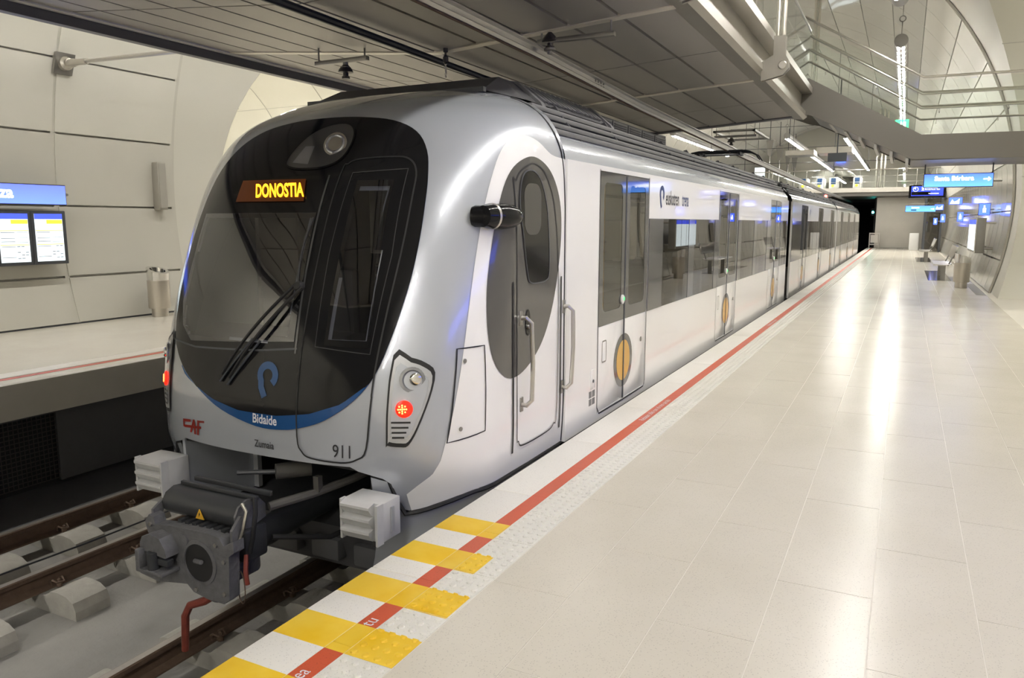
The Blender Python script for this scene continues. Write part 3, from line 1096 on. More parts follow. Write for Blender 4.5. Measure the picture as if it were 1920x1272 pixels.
tag(o, 'open rectangular steel frame hung beyond the mezzanine end', 'frame')
o = MB().box((-2.98, 29.9, 4.05), (-1.85, 31.2, 4.25)).build('cable_tray', 'beam')
tag(o, 'grey box hung over the tracks below the luminaires', 'box')
o = MB().box((-2.60, 29.7, 3.72), (-1.98, 29.78, 4.02)).box((-2.32, 29.73, 4.0), (-2.28, 29.76, 6.5)).build('hanging_monitor', 'frame')
tag(o, 'dark monitor back hung over the tracks below the grey box', 'monitor')
o = MB().box((-4.2, 31, 4.1), (-3.2, 32.2, 4.28)).build('cable_tray', 'beam')
tag(o, 'grey box hung over the tracks left of the dark monitor', 'box')
# chain hook
t = thing('chain_hook', 'small chain with a weight hanging from a cross beam', 'chain hook', (-4.4, 7.2, 3.4))
MB().lathe((-4.4, 7.15, 3.40), (0, 0, -1), [(.025, 0), (.025, .04), (.012, .045), (.012, .07), (.03, .09), (.03, .14), (.012, .16)], 10).build('weight', 'insul', t)
m = MB()
for k in range(6):
    m.lathe((-4.4, 7.15, 3.24 - k * .025), (1, 0, 0) if k % 2 else (0, 1, 0), [(.012, -.004), (.016, 0), (.012, .004)], 8)
m.build('chain', 'steel', t)

# ================================================================== STAIR AND LANDING
st = thing('stair', 'steel stair with glass balustrade dropping from the mezzanine to a landing', 'stair', (0, 17, 2.8))
def stringer(y, nm):
    prof = [(-2.30, 3.80), (-1.95, 3.66), (-1.75, 3.62), (.02, 2.74), (3.2, 2.70), (3.2, 3.14), (.15, 3.17), (-1.98, 4.40), (-2.35, 4.46)]
    return MB().prism(prof, lambda a, b, d: (a, d, b), y, y + .03).build('stringer', 'stair', st, smooth=0)
stringer(16.0, 'near')
stringer(17.85, 'far')
MB().box((.0, 16.03, 2.72), (3.2, 17.85, 2.80)).build('landing_plate', 'stair', st)
MB().hexa([(-1.75, 16.03, 3.64), (.03, 16.03, 2.76), (.03, 17.85, 2.76), (-1.75, 17.85, 3.64), (-1.75, 16.03, 3.66), (.03, 16.03, 2.78), (.03, 17.85, 2.78), (-1.75, 17.85, 3.66)]).build('soffit_plate', 'steel_d', st)
for k in range(7):
    x = -1.80 + k * .27
    z = 4.02 - k * .165
    MB().box((x - .02, 16.03, z - .05), (x + .29, 17.85, z)).build('tread', 'stair', st)
    MB().box((x + .10, 16.06, z - .40), (x + .15, 17.82, z - .26)).build('soffit_rib', 'steel_d', st)
def rail_path(dz, y, x0=-2.28):
    return [(x0 - .5, y, 4.46 + dz), (x0 + .28, y, 4.46 + dz), (.12, y, 3.17 + dz), (3.2, y, 3.14 + dz)]
for y, s in ((16.015, 1), (17.865, -1)):
    gl = [(-2.2, 4.42), (-1.98, 4.38), (.15, 3.15), (3.2, 3.12), (3.2, 4.08), (.12, 4.11), (-2.0, 5.36), (-2.2, 5.40)]
    MB().prism(gl, lambda a, b, d: (a, d, b), y - .006, y + .006).build('glass_pane', 'clear', st, smooth=0)
    MB().tube(rail_path(1.0, y), .022, 10).build('handrail', 'rail', st)
    MB().tube(rail_path(.72, y + s * .07), .02, 10).build('handrail', 'rail', st)
    MB().tube(rail_path(.47, y + s * .07), .02, 10).build('handrail', 'rail', st)
    for k in range(5):
        x = -1.7 + k * 1.05
        zb = 3.15 if x > .15 else 3.17 + (.15 - x) * .58
        MB().tube([(x, y, zb + .42), (x, y + s * .07, zb + .40), (x, y + s * .07, zb + .47)], .010, 6).build('rail_bracket', 'rail', st)
# lower stair in the right gallery
ls_ = thing('gallery_stair', 'white edged stair with steel side plate in the right gallery', 'stair', (3.0, 18, 0))
for k in range(6):
    MB().box((2.45 + .3 * k, 16.4, .0), (2.80 + .3 * k, 18.9, .17 * (k + 1))).build('step', 'whitepaint', ls_)
MB().prism([(2.35, .0), (2.6, .0), (4.4, 1.02), (4.4, 1.5), (2.35, .42)], lambda a, b, d: (a, d, b), 16.33, 16.39).build('side_plate', 'stair', ls_)
for z in (1.1, .85):
    MB().tube([(2.50, 19.20, z), (2.65, 19.20, z), (4.5, 19.0, z + 1.05)], .025, 8).build('handrail', 'rail', ls_)

# ================================================================== FAR MEZZANINE
fm = thing('far_mezzanine', 'far mezzanine deck with glass railing above the train tail', 'mezzanine', (-4, 58, 3.3))
MB().box((-12, 51, 3.18), (2.2, 67, 3.62)).build('deck', 'stair', fm)
MB().box((-12, 50.9, 3.40), (2.2, 51.0, 3.66)).build('edge_plate', 'beam', fm)
for k in range(7):
    MB().box((-11.6 + 2.0 * k, 50.95, 3.66), (-9.64 + 2.0 * k, 50.97, 4.68)).build('glass_pane', 'clear', fm, smooth=0)
for z, r in ((4.72, .03), (4.35, .012), (4.0, .012)):
    MB().tube([(-11.6, 50.96, z), (2.2, 50.96, z)], r, 8).build('handrail', 'rail', fm)
for k in range(15):
    MB().tube([(-11.6 + k, 50.96, 3.6), (-11.6 + k, 50.96, 4.72)], .018, 6).build('baluster', 'rail', fm)
for x in (-1.75, -1.5, -1.3):
    MB().tube([(x, 51.2, 3.6), (x, 51.2, 8.2)], .045, 8).build('hanger_rod', 'beam', fm)
# span cables in front of it
for z in (5.05, 5.9, 7.1):
    o = MB().tube([(-11.0 if z < 6 else -9.7, 48, z), (.8 if z < 6 else -.3, 48, z - .02)], .012, 5).build('span_wire', 'cable')
    tag(o, 'thin dark span wire stretched across the vault before the far mezzanine', 'wire', 'span wires')
for k in range(8):
    x = -9.2 + 1.05 * k
    y = 30 + (k * 7 % 5) * 3.1
    zt = VZ + math.sqrt(VR ** 2 - (x - VX) ** 2) - .01
    o = MB().tube([(x, y, 3.6 + (k % 3) * .5), (x, y, zt)], .010, 5).build('drop_wire', 'cable')
    tag(o, 'thin vertical suspension wire hanging from the vault over the tracks', 'wire', 'drop wires')
for k, y in enumerate((51.3, 55.5, 59.7, 63.5)):
    x = -7.9
    t = thing('flared_hanger', 'steel hanger with a flared head beside the far mezzanine', 'hanger', (x, y, 3.6), 'flared hangers along the far mezzanine')
    MB().tube([(x, y, 3.6), (x, y, 5.8)], .06, 8).build('post', 'steel_d', t)
    MB().hexa([(x - .10, y - .05, 5.75), (x + .10, y - .05, 5.75), (x + .10, y + .05, 5.75), (x - .10, y + .05, 5.75), (x - .22, y - .05, 6.7), (x + .22, y - .05, 6.7), (x + .22, y + .05, 6.7), (x - .22, y + .05, 6.7)]).build('flared_head', 'steel_d', t)
    MB().tube([(x, y, 6.7), (x, y, 8.3)], .02, 6).build('rod', 'cable', t)
for k, x in enumerate((-6.75, -5.65, -4.75, -3.2)):
    t = thing('ticket_gate', 'white ticket gate with blue panel and yellow light on the far mezzanine', 'ticket gate', (x, 60, 3.62), 'ticket gates on the far mezzanine')
    MB().box((x - .28, 59.6, 3.62), (x + .28, 61.2, 4.75), .05).build('cabinet', 'whitepaint', t)
    MB().box((x - .16, 59.58, 4.30), (x + .16, 59.61, 4.72)).build('blue_panel', M['logo_b'], t)
    MB().lathe((x - .03, 59.59, 4.19), (0, -1, 0), [(.09, 0), (.09, .02)], 12).build('yellow_light', 'paper_y', t)
    if k < 3:
        MB().box((x + .28, 60.3, 3.75), (x + .56, 60.33, 4.5)).build('gate_leaf', 'clear', t)
o = MB().box((-5.15, 66.3, 6.25), (-4.5, 66.4, 6.62)).build('corridor_sign', 'bluesign')
tag(o, 'small lit blue sign above the arched corridor', 'sign')
o = MB().box((-9.9, 58, 4.4), (-9.2, 58.1, 5.5)).build('lit_poster', 'paper')
tag(o, 'bright white lit poster left of the ticket gates', 'poster')

# red signal and cyan signal
t = thing('track_signal', 'red track signal hung under the far mezzanine edge', 'signal', (-4.27, 49, 2.7))
MB().box((-4.42, 49, 2.92), (-4.12, 49.2, 3.40), .02).build('housing', 'frame', t)
MB().lathe((-4.27, 49, 3.13), (0, -1, 0), [(.09, 0), (.09, .02), (.07, .03)], 14).build('red_lens', 'redsig', t)
t = thing('tunnel_signal', 'cyan signal lamp inside the dark tunnel mouth', 'signal', (-2.05, 58, 2.2))
MB().box((-2.14, 58, 2.05), (-1.90, 58.15, 2.55), .02).build('housing', 'frame', t)
MB().lathe((-2.02, 58, 2.3), (-.3, -1, 0), [(.08, 0), (.08, .02)], 12).build('cyan_lens', 'cyansig', t)
o = MB().box((-2.0, 53.9, 0.001), (-1.95, 54.0, .95)).box((-1.45, 53.9, 0.001), (-1.40, 54.0, .95)).box((-2.0, 53.9, .9), (-1.4, 54, .97)).box((-2.0, 53.9, .22), (-1.4, 54, .28)).box((-1.92, 54.0, .35), (-1.5, 54.1, .85)).build('end_barrier', 'steel')
tag(o, 'low steel barrier with equipment box at the platform end', 'barrier')

# ================================================================== SIGNS
def box_sign(name, label, cat, x0, x1, y, z0, z1, c0, c1, s=1.3):
    t = thing(name, label, cat, ((x0 + x1) / 2, y, z0))
    MB().box((x0, y, z0), (x1, y + .14, z1), .006).build('casing', 'frame', t)
    MB().box((x0 + .012, y - .004, z0 + .012), (x1 - .012, y, z1 - .012)).build('lit_face', lightbox(name + '_face', c0, c1, s, z0, z1), t)
    return t
def xz(x0, y, z0):
    return lambda a, b: (x0 + a, y, z0 + b)
sx0, sx1, sy, sz0, sz1 = .255, 1.42, 17.2, 2.275, 2.535
t = box_sign('exit_direction_sign', 'lit blue sign reading Santa Bárbara with an arrow, hung under the landing', 'sign', sx0, sx1, sy, sz0, sz1, (.11, .36, 1.0), (.07, .12, .95), 1.5)
lettering('lettering', 'Santa Bárbara', .118, xz(.77, sy - .006, sz0 + .128), 'whitesign', t, 1.0, 'CENTER', .0035)
MB().prism([(0, .012), (.09, .012), (.07, .035), (.09, .035), (.125, 0), (.09, -.035), (.07, -.035), (.09, -.012), (0, -.012)], lambda a, b, d: (1.255 + a, d, sz0 + .145 + b), sy - .007, sy - .005).build('arrow', 'whitesign', t, smooth=0)
for x in (.27, 1.40):
    MB().tube([(x, sy + .07, sz1), (x, sy + .07, 2.73)], .012, 6).build('hanger', 'frame', t)
# departure display
dy = 22.0
t = thing('departure_display', 'black departure display with clock and platform 2, hung from an arm', 'display', (.43, dy, 2.2))
MB().box((.02, dy, 2.215), (.84, dy + .16, 2.535), .008).build('casing', 'mask', t)
MB().box((.075, dy - .004, 2.265), (.78, dy, 2.50)).build('screen', lightbox('display_face', (.03, .05, .55), (.05, .10, .95), 1.1, 2.25, 2.5), t)
lettering('lettering', '2', .10, xz(.30, dy - .006, 2.40), 'whitesign', t, 1.1, bold=.004)
lettering('lettering', 'Donostia-Amara', .045, xz(.375, dy - .006, 2.452), 'whitesign', t, .9, bold=.002)
lettering('lettering', 'Donostia-Amara  12:03', .038, xz(.375, dy - .006, 2.408), 'whitesign', t, .9)
MB().box((.08, dy - .006, 2.285), (.50, dy - .004, 2.365)).build('dark_row', 'mask', t)
MB().box((.46, dy - .008, 2.312), (.68, dy - .006, 2.328)).build('text_row', 'whitesign', t)
m = MB()
for k in range(12):
    a = 2 * math.pi * k / 12
    m.box((.17 + .055 * math.cos(a) - .006, dy - .007, 2.43 + .055 * math.sin(a) - .006), (.17 + .055 * math.cos(a) + .006, dy - .005, 2.43 + .055 * math.sin(a) + .006))
m.box((.166, dy - .007, 2.425), (.174, dy - .005, 2.475)).box((.135, dy - .007, 2.44), (.172, dy - .005, 2.448))
m.build('clock_dial', 'whitesign', t, smooth=0)
MB().tube([(.43, dy + .08, 2.53), (.43, dy + .08, 2.60), (2.0, dy + .08, 2.60)], .02, 8).build('arm', 'steel_d', t)
# second direction sign further on
dy = 36.0
t = box_sign('street_direction_sign', 'smaller lit blue direction sign hung farther along the platform', 'sign', -.05, 1.06, dy, 2.04, 2.30, (.11, .36, 1.0), (.07, .18, .98), 1.5)
lettering('lettering', 'Larratxo', .08, xz(.18, dy - .006, 2.19), 'whitesign', t, 1.0, bold=.003)
MB().box((.16, dy - .007, 2.095), (.36, dy - .005, 2.14)).build('small_print', 'logo_b', t)
MB().prism([(0, .01), (.09, .01), (.07, .03), (.09, .03), (.125, 0), (.09, -.03), (.07, -.03), (.09, -.01), (0, -.01)], lambda a, b, d: (.88 + a, d, 2.16 + b), dy - .007, dy - .005).build('arrow', 'whitesign', t, smooth=0)
for x in (.05, .95):
    MB().tube([(x, dy + .07, 2.3), (x, dy + .07, 2.36), (2.0, dy + .07, 2.36)], .012, 6).build('hanger', 'steel_d', t)
# projecting flag signs on the right wall
for i, (x0, x1, y, z0, z1, lb) in enumerate([(1.70, 1.97, 24.0, 1.795, 2.11, 'largest projecting blue flag sign with white pictogram, above the timetable case'),
                                              (1.60, 1.80, 31.5, 1.64, 1.98, 'projecting blue flag sign between the timetable case and the lift'),
                                              (1.50, 1.72, 43.5, 1.62, 2.02, 'small projecting blue flag sign before the lift'),
                                              (1.32, 1.52, 47.5, 1.50, 1.86, 'tiny blue flag sign next to the lift frame')]):
    t = thing('flag_sign', lb, 'sign', (x0, y, z0), 'blue flag signs on the right wall')
    MB().box((x0, y, z0), (x1, y + .06, z1), .004).build('casing', 'frame', t)
    MB().box((x0 + .01, y - .004, z0 + .01), (x1 - .01, y, z1 - .01)).build('lit_face', 'bluesign', t)
    cx = (x0 + x1) / 2
    zc = (z0 + z1) / 2
    MB().box((cx - .035, y - .008, zc - .08), (cx + .035, y - .005, zc + .03)).box((cx - .02, y - .008, zc + .03), (cx + .01, y - .005, zc + .10)).build('pictogram', 'whitesign', t, smooth=0)
    MB().tube([(x1, y + .03, zc), (2.06, y + .03, zc)], .015, 6).build('arm', 'steel_d', t)
for i, (x0, x1, y, z0, z1, lb) in enumerate([(1.45, 1.92, 35.0, 2.30, 2.58, 'blue hanging pictogram sign nearer to the stair'), (1.28, 1.70, 46.0, 2.25, 2.55, 'blue hanging pictogram sign nearer to the lift')]):
    t = thing('pictogram_sign', lb, 'sign', (x0, y, z0), 'hanging pictogram signs')
    MB().box((x0, y, z0), (x1, y + .08, z1), .004).build('casing', 'frame', t)
    MB().box((x0 + .01, y - .004, z0 + .01), (x1 - .01, y, z1 - .01)).build('lit_face', 'bluesign', t)
    MB().prism([(.05, .04), (.12, .2), (.17, .12), (.22, .12), (.30, .16), (.36, .23), (.36, .04)], lambda a, b, d: (x0 + a, d, z0 + b), y - .008, y - .005).build('pictogram', 'whitesign', t, smooth=0)
    MB().tube([(x0 + .1, y + .04, z1), (x0 + .1, y + .04, z1 + .06), (1.98, y + .04, z1 + .06)], .014, 6).build('arm', 'steel_d', t)
# green exit sign on the near luminaire
t = thing('exit_sign', 'green emergency exit sign hung below the tube luminaire', 'sign', (-.35, 30, 5.0))
MB().box((-.55, 29.9, 4.74), (-.13, 29.96, 5.06)).build('lit_face', 'greensign', t)
MB().box((-.48, 29.89, 4.86), (-.36, 29.9, 4.92)).box((-.30, 29.89, 4.82), (-.22, 29.9, 4.98)).build('pictogram', 'whitesign', t, smooth=0)
MB().tube([(-.35, 29.93, 5.06), (-.35, 29.93, 5.37)], .01, 6).build('hanger', 'steel_d', t)

# ---- case with timetables
t = thing('timetable_case', 'tall steel timetable case bracketed off the right wall', 'timetable case', (1.8, 23.7, .8))
MB().box((1.60, 22.6, .84), (1.80, 25.2, 1.72), .01).build('casing', 'steel_d', t)
for k in range(4):
    y = 22.72 + .62 * k
    MB().box((1.59, y, .90), (1.60, y + .54, 1.56)).build('sheet', 'paper', t)
    MB().box((1.588, y, 1.56), (1.60, y + .54, 1.68)).build('blue_header', 'paper_b', t)
for z in (.95, 1.6):
    for y in (22.9, 24.9):
        MB().tube([(1.8, y, z), (2.03, y, z)], .025, 8).build('bracket', 'beam', t)
MB().box((1.578, 22.6, .84), (1.60, 22.66, 1.72)).build('end_trim', 'steel', t)
# information boards at the left platform
t = thing('timetable_board', 'pair of backlit timetables in a charcoal frame below the blue name sign', 'timetable board', (-11.7, 6.6, 1.0))
BX = -11.68
MB().box((BX - .10, 5.2, .97), (BX, 7.66, 1.78), .01).build('frame', 'frame', t)
for k, y1 in enumerate((7.60, 7.07, 6.54, 6.01)):
    y0 = y1 - .43
    MB().box((BX - .01, y0 - .05, .985), (BX + .008, y0 - .03, 1.765)).build('mullion', 'frame', t)
    s = MB().box((BX, y0, 1.02), (BX + .004, y1, 1.735)).build('sheet', 'paper', t)
    MB().box((BX + .004, y0, 1.655), (BX + .006, y1, 1.735)).build('blue_header', 'paper_b', s)
    MB().box((BX + .004, y0 + .18, 1.585), (BX + .006, y1 - .005, 1.645)).build('yellow_label', 'paper_y', s)
    m = MB()
    for z in (1.48, 1.27):
        m.box((BX + .004, y0 + .005, z), (BX + .006, y1 - .005, z + .010))
    m.build('yellow_rule', 'paper_y', s, smooth=0)
    m = MB()
    for z in (1.455, 1.37, 1.32, 1.245, 1.09):
        m.box((BX + .004, y0 + .02, z), (BX + .006, y0 + .22, z + .008))
    for i, z in enumerate((1.245, 1.16, 1.12, 1.07)):
        for q in range(3):
            if (i + q + k) % 3:
                m.box((BX + .004, y0 + .24 + .06 * q, z), (BX + .006, y0 + .285 + .06 * q, z + .011))
    for z in (1.46, 1.38, 1.31):
        m.box((BX + .004, y0 + .25, z), (BX + .006, y0 + .41, z + .005))
    m.build('print', 'paper_k', s, smooth=0)['kind'] = 'stuff'
for y in (5.6, 7.3):
    MB().tube([(BX - .1, y, 1.4), (-12.0, y, 1.4)], .03, 8).build('bracket', 'steel_d', t)
t = thing('station_name_sign', 'long lit blue station name sign ending in za on the far wall', 'sign', (-11.6, 6, 1.88))
NX = -11.62
MB().box((NX - .12, 3.9, 1.865), (NX, 7.66, 2.175), .005).build('casing', 'frame', t)
MB().box((NX, 3.91, 1.88), (NX + .004, 7.65, 2.16)).build('lit_face', lightbox('name_sign_face', (.14, .24, 1.0), (.10, .12, .95), 1.3, 1.87, 2.17), t)
lettering('lettering', 'Altza', .235, lambda a, b: (NX + .006, 6.86 + a, 1.965 + b), 'whitesign', t, 1.0, 'RIGHT', .006)
MB().tube([(NX - .06, 7.66, 2.03), (NX - .06, 7.72, 2.03), (-12.0, 7.72, 2.03)], .02, 8).build('bracket', 'steel_d', t)
t = thing('station_name_sign', 'long lit blue sign on the near wall opposite the cab', 'sign', (1.7, 4, 1.88))
MB().box((1.74, 1.6, 1.90), (1.86, 6.2, 2.25), .005).build('casing', 'frame', t)
MB().box((1.736, 1.62, 1.92), (1.74, 6.18, 2.23)).build('lit_face', 'bluesign_n', t)
MB().tube([(1.8, 2.4, 2.0), (2.1, 2.4, 2.0)], .02, 8).tube([(1.8, 5.4, 2.0), (2.1, 5.4, 2.0)], .02, 8).build('bracket', 'steel_d', t)
# speaker column
t = thing('speaker_column', 'slim beige speaker column mounted on the far wall', 'speaker', (-11.95, 9.7, 1.8))
MB().box((-12.0, 9.52, 1.83), (-11.84, 9.70, 2.66), .012).build('body', 'speaker', t)
MB().box((-11.842, 9.545, 1.86), (-11.832, 9.675, 2.63)).build('grille', 'speaker', t)
t = thing('speaker_column', 'slim grey speaker column leaning with the right wall', 'speaker', (2.0, 29, 1.2))
MB().hexa([(1.83, 29.0, .95), (1.95, 29.0, .95), (1.95, 29.5, .95), (1.83, 29.5, .95), (1.9, 29.0, 1.6), (2.04, 29.0, 1.6), (2.04, 29.5, 1.6), (1.9, 29.5, 1.6)]).build('body', 'steel_d', t)
# bins
def bin_(label, x, y):
    t = thing('litter_bin', label, 'bin', (x, y, 0), 'steel litter bins')
    MB().lathe((x, y, 0), (0, 0, 1), [(.135, 0), (.135, .14), (.175, .145), (.18, .16), (.18, .62), (.172, .625)], 32).build('body', 'bin', t)
    # slanted chrome rim with opening
    m = MB()
    n = 32
    v = []
    for k in range(n):
        a = 2 * math.pi * k / n
        c, s = math.cos(a), math.sin(a)
        v += [(x + .172 * c, y + .172 * s, .625), (x + .185 * c, y + .185 * s, .80 - .06 * c), (x + .125 * c, y + .125 * s, .80 - .06 * c * .7), (x + .12 * c, y + .12 * s, .70)]
    f = []
    for k in range(n):
        j = (k + 1) % n
        for q in range(3):
            f.append((4 * k + q, 4 * j + q, 4 * j + q + 1, 4 * k + q + 1))
    m.add(v, f).build('rim', 'chrome', t, smooth=40)
    MB().lathe((x, y, .69), (0, 0, 1), [(.121, 0), (.121, .004)], 24).build('opening', 'dark', t)
    return t
bin_('satin steel litter bin with slanted chrome rim by the far wall', -11.42, 9.05)
bin_('steel litter bin on the near platform beside the bench', 1.33, 22.1)
# bench
def bench(label, x, y, sc=1.):
    t = thing('platform_bench', label, 'bench', (x, y, 0), 'steel platform benches')
    L = 2.6 * sc
    MB().box((x - .35, y, .002), (x + .22, y + 5.0 * sc, .006)).build('floor_plate', 'plate', t)
    for q in (.3, L - .3):
        MB().box((x - .05, y + q - .02, .006), (x + .07, y + q + .02, .42)).build('leg', 'steel_d', t)
    for k in range(4):
        yy = y + .05 + k * L / 4
        MB().prism([(-.26, .43), (-.24, .46), (.0, .44), (.16, .45), (.20, .48), (.20, .45), (.02, .415), (-.24, .42)], lambda a, b, d: (x + a, d, b), yy, yy + L / 4 - .05).build('seat', 'steel', t)
    MB().hexa([(x + .20, y, .62), (x + .24, y, .62), (x + .24, y + L, .62), (x + .20, y + L, .62), (x + .30, y, .95), (x + .34, y, .95), (x + .34, y + L, .95), (x + .30, y + L, .95)]).build('backrest', 'chrome', t)
    for q in (.3, L - .3):
        MB().tube([(x + .12, y + q, .40), (x + .22, y + q, .66)], .02, 6).build('back_stay', 'steel_d', t)
bench('polished steel bench on a mirror floor plate next to the bin', 1.02, 24.5)
bench('steel bench farther along the near platform past the first bench', .85, 36.0, .9)
o = MB().box((1.52, 20.0, .001), (1.70, 23.6, .006)).build('floor_grate', 'steel_d')
tag(o, 'dark steel grating strip at the foot of the right wall', 'grating')
# lift frame
t = thing('lift_shaft', 'glazed lift shaft with dark frame near the platform end', 'lift', (1.3, 49, 0))
for x in (.95, 1.72):
    for y in (48.6, 50.4):
        MB().box((x - .05, y - .05, .001), (x + .05, y + .05, 3.1)).build('post', 'frame', t)
MB().box((.99, 48.58, .05), (1.68, 48.62, 3.0)).build('glass_pane', 'glass', t, smooth=0)
MB().box((.93, 48.65, .05), (.97, 50.35, 3.0)).build('glass_pane', 'glass', t, smooth=0)
MB().box((.9, 48.5, 2.15), (1.77, 50.5, 2.3)).build('transom', 'frame', t)
o = MB().box((.25, 51.0, .001), (.75, 51.4, 1.0), .03).build('ticket_cabinet', 'whitepaint')
tag(o, 'white cabinet standing by the end wall', 'cabinet')

# ================================================================== TRAIN
def pchip(X, Y):
    X = np.array(X, float)
    Y = np.array(Y, float)
    h = np.diff(X)
    d = np.diff(Y) / h
    mm = np.zeros(len(X))
    mm[0] = d[0]
    mm[-1] = d[-1]
    for i in range(1, len(X) - 1):
        if d[i - 1] * d[i] > 0:
            w1 = 2 * h[i] + h[i - 1]
            w2 = h[i] + 2 * h[i - 1]
            mm[i] = (w1 + w2) / (w1 / d[i - 1] + w2 / d[i])
    def F(x):
        x = min(max(x, X[0]), X[-1])
        i = min(int(np.searchsorted(X, x, side='right')) - 1, len(X) - 2)
        t = (x - X[i]) / h[i]
        return float((2 * t ** 3 - 3 * t * t + 1) * Y[i] + (t ** 3 - 2 * t * t + t) * h[i] * mm[i] + (-2 * t ** 3 + 3 * t * t) * Y[i + 1] + (t ** 3 - t * t) * h[i] * mm[i + 1])
    return F
NG = pchip([-.6, -.1, .15, .4, .7, 1.0, 1.4, 1.7, 1.9, 2.1, 2.22, 2.33, 2.45, 2.54, 2.6, 2.625], [3.62, 3.53, 3.48, 3.49, 3.535, 3.615, 3.755, 3.88, 3.985, 4.12, 4.22, 4.35, 4.58, 4.85, 5.12, 5.27])
NW = pchip([-.6, -.1, .3, 1.9, 2.07, 2.2, 2.3, 2.42, 2.5, 2.56, 2.6, 2.62, 2.63], [1.25, 1.33, 1.35, 1.35, 1.34, 1.31, 1.26, 1.15, 1.0, .78, .5, .25, .02])
XC, YS, NN = -3.6, 5.3, 2.5
def ND(z):
    return min(.78, YS - NG(z))
def front(u, z):
    a = min(abs(u) / NW(z), 1.)
    return NG(z) + ND(z) * (1 - (1 - a ** NN) ** (1 / NN))
def side(y, z):
    t = min(max((y - NG(z)) / ND(z), 0), 1)
    return NW(z) * (1 - (1 - t) ** NN) ** (1 / NN)
def fr(eps):
    """(u,z) on the front, lifted off the skin along its outward direction"""
    def fn(u, z):
        h = .01
        y = front(u, z)
        du = (front(u + h, z) - front(u - h, z)) / (2 * h)
        dz = (front(u, min(z + h, 2.6)) - front(u, z - h)) / (2 * h)
        n = Vector((du, -1, dz)).normalized()
        return (XC + u + n.x * eps, y + n.y * eps, z + n.z * eps)
    return fn
def sd(eps, s=1):
    def fn(y, z):
        if y >= YS:
            return (XC + s * (1.35 + eps), y, z)
        return (XC + s * (side(y, z) + eps), y, z)
    return fn

def zbot(u):
    a = abs(u)
    if a < .735:
        return .14
    return float(np.interp(a, [.735, .76, .84, .92, .945, .965, .985, 1.1, 1.18, 1.30, 1.34], [.118, .113, .09, .066, .03, -.08, -.152, -.128, -.10, -.06, -.07]))

SCREEN = [(-.84, 1.66), (.25, 1.66), (.28, .87), (-.66, .81), (-.80, .90), (-.87, 1.05)]
DOORWIN = [(.49, 1.86), (.735, 1.86), (.79, .85), (.50, .86)]
def shrink(P, k):
    c = np.mean(np.array(P), 0)
    return [tuple(c + (np.array(p) - c) * k) for p in P]
HOLES = [shrink(SCREEN, .95), shrink(DOORWIN, .9)]

def nose_mesh(holes):
    phis = []
    for k in range(-34, 35):
        phis.append(k / 34 * math.pi / 2)
    cols = [('s', -1, f) for f in (1., .75, .5, .25)] + [('c', p, 0) for p in phis] + [('s', 1, f) for f in (.25, .5, .75, 1.)]
    zr = list(np.linspace(.30, 2.2, 58)) + list(np.linspace(2.23, 2.56, 16)) + [2.575, 2.59, 2.60, 2.61, 2.618, 2.624]
    low = list(np.linspace(0, 1, 10))[:-1]
    def P(c, z):
        if c[0] == 'c':
            sn, cs = math.sin(c[1]), math.cos(c[1])
            u = NW(z) * math.copysign(abs(sn) ** (2 / NN), sn)
            return u, NG(z) + ND(z) * (1 - max(cs, 0) ** (2 / NN))
        return c[1] * NW(z), NG(z) + ND(z) + (YS - NG(z) - ND(z)) * c[2]
    m = MB()
    uz = []
    nr = len(low) + len(zr)
    for c in cols:
        u0, _ = P(c, .1)
        zb = zbot(u0)
        for q in range(nr):
            z = zb + (.30 - zb) * low[q] if q < len(low) else zr[q - len(low)]
            u, y = P(c, z)
            m.v.append((XC + u, y, z))
            uz.append((u, z, c[0] == 'c' and abs(c[1]) < 1.2))
    for i in range(len(cols) - 1):
        for q in range(nr - 1):
            a, b = i * nr + q, (i + 1) * nr + q
            ids = (a, b, b + 1, a + 1)
            cu = sum(uz[k][0] for k in ids) / 4
            cz = sum(uz[k][1] for k in ids) / 4
            if all(uz[k][2] for k in ids) and any(inpoly((cu, cz), h) for h in holes):
                continue
            m.f.append(ids)
    # roof cap
    top = [i * nr + nr - 1 for i in range(len(cols))]
    m.f.append(tuple(top))
    return m

CAR1 = 'silver and white leading train car with a black rounded front'
c1 = thing('leading_train_car', CAR1, 'train car', (XC, 5.5, -1.1))
nose = nose_mesh(HOLES).build('nose_shell', 'silver', c1, smooth=60)

# ---- front mask and blue crescent
OV = [(.238, .329), (.02, .328), (-.29, .40), (-.539, .515), (-.75, .64), (-.89, .79), (-.955, .97), (-.975, 1.2), (-.965, 1.45), (-.93, 1.72), (-.87, 1.97), (-.75, 2.14), (-.55, 2.25), (-.28, 2.30), (0, 2.312), (.28, 2.30), (.55, 2.262), (.75, 2.18), (.87, 2.05), (.93, 1.88), (.958, 1.68), (.968, 1.45), (.955, 1.2), (.91, .93), (.84, .70), (.72, .54), (.55, .42), (.40, .362)]
OVS = catmull(OV, 4)
msk = [p for p in OVS]
def low_line(u):
    return float(np.interp(u, [-.80, -.691, -.375, -.123, .192, .434, .649, .81], [.67, .571, .455, .408, .408, .442, .516, .643]))
black = [(u, max(z, low_line(u)) if z < .7 and abs(u) < .82 else z) for u, z in msk]
patch(msk, fr(.004), .06, holes=[shrink(OVS, .93)] + HOLES).build('blue_crescent', 'blue', c1, smooth=60)
mask = patch(black, fr(.008), .05, holes=HOLES).build('front_mask', 'mask', c1, smooth=60)
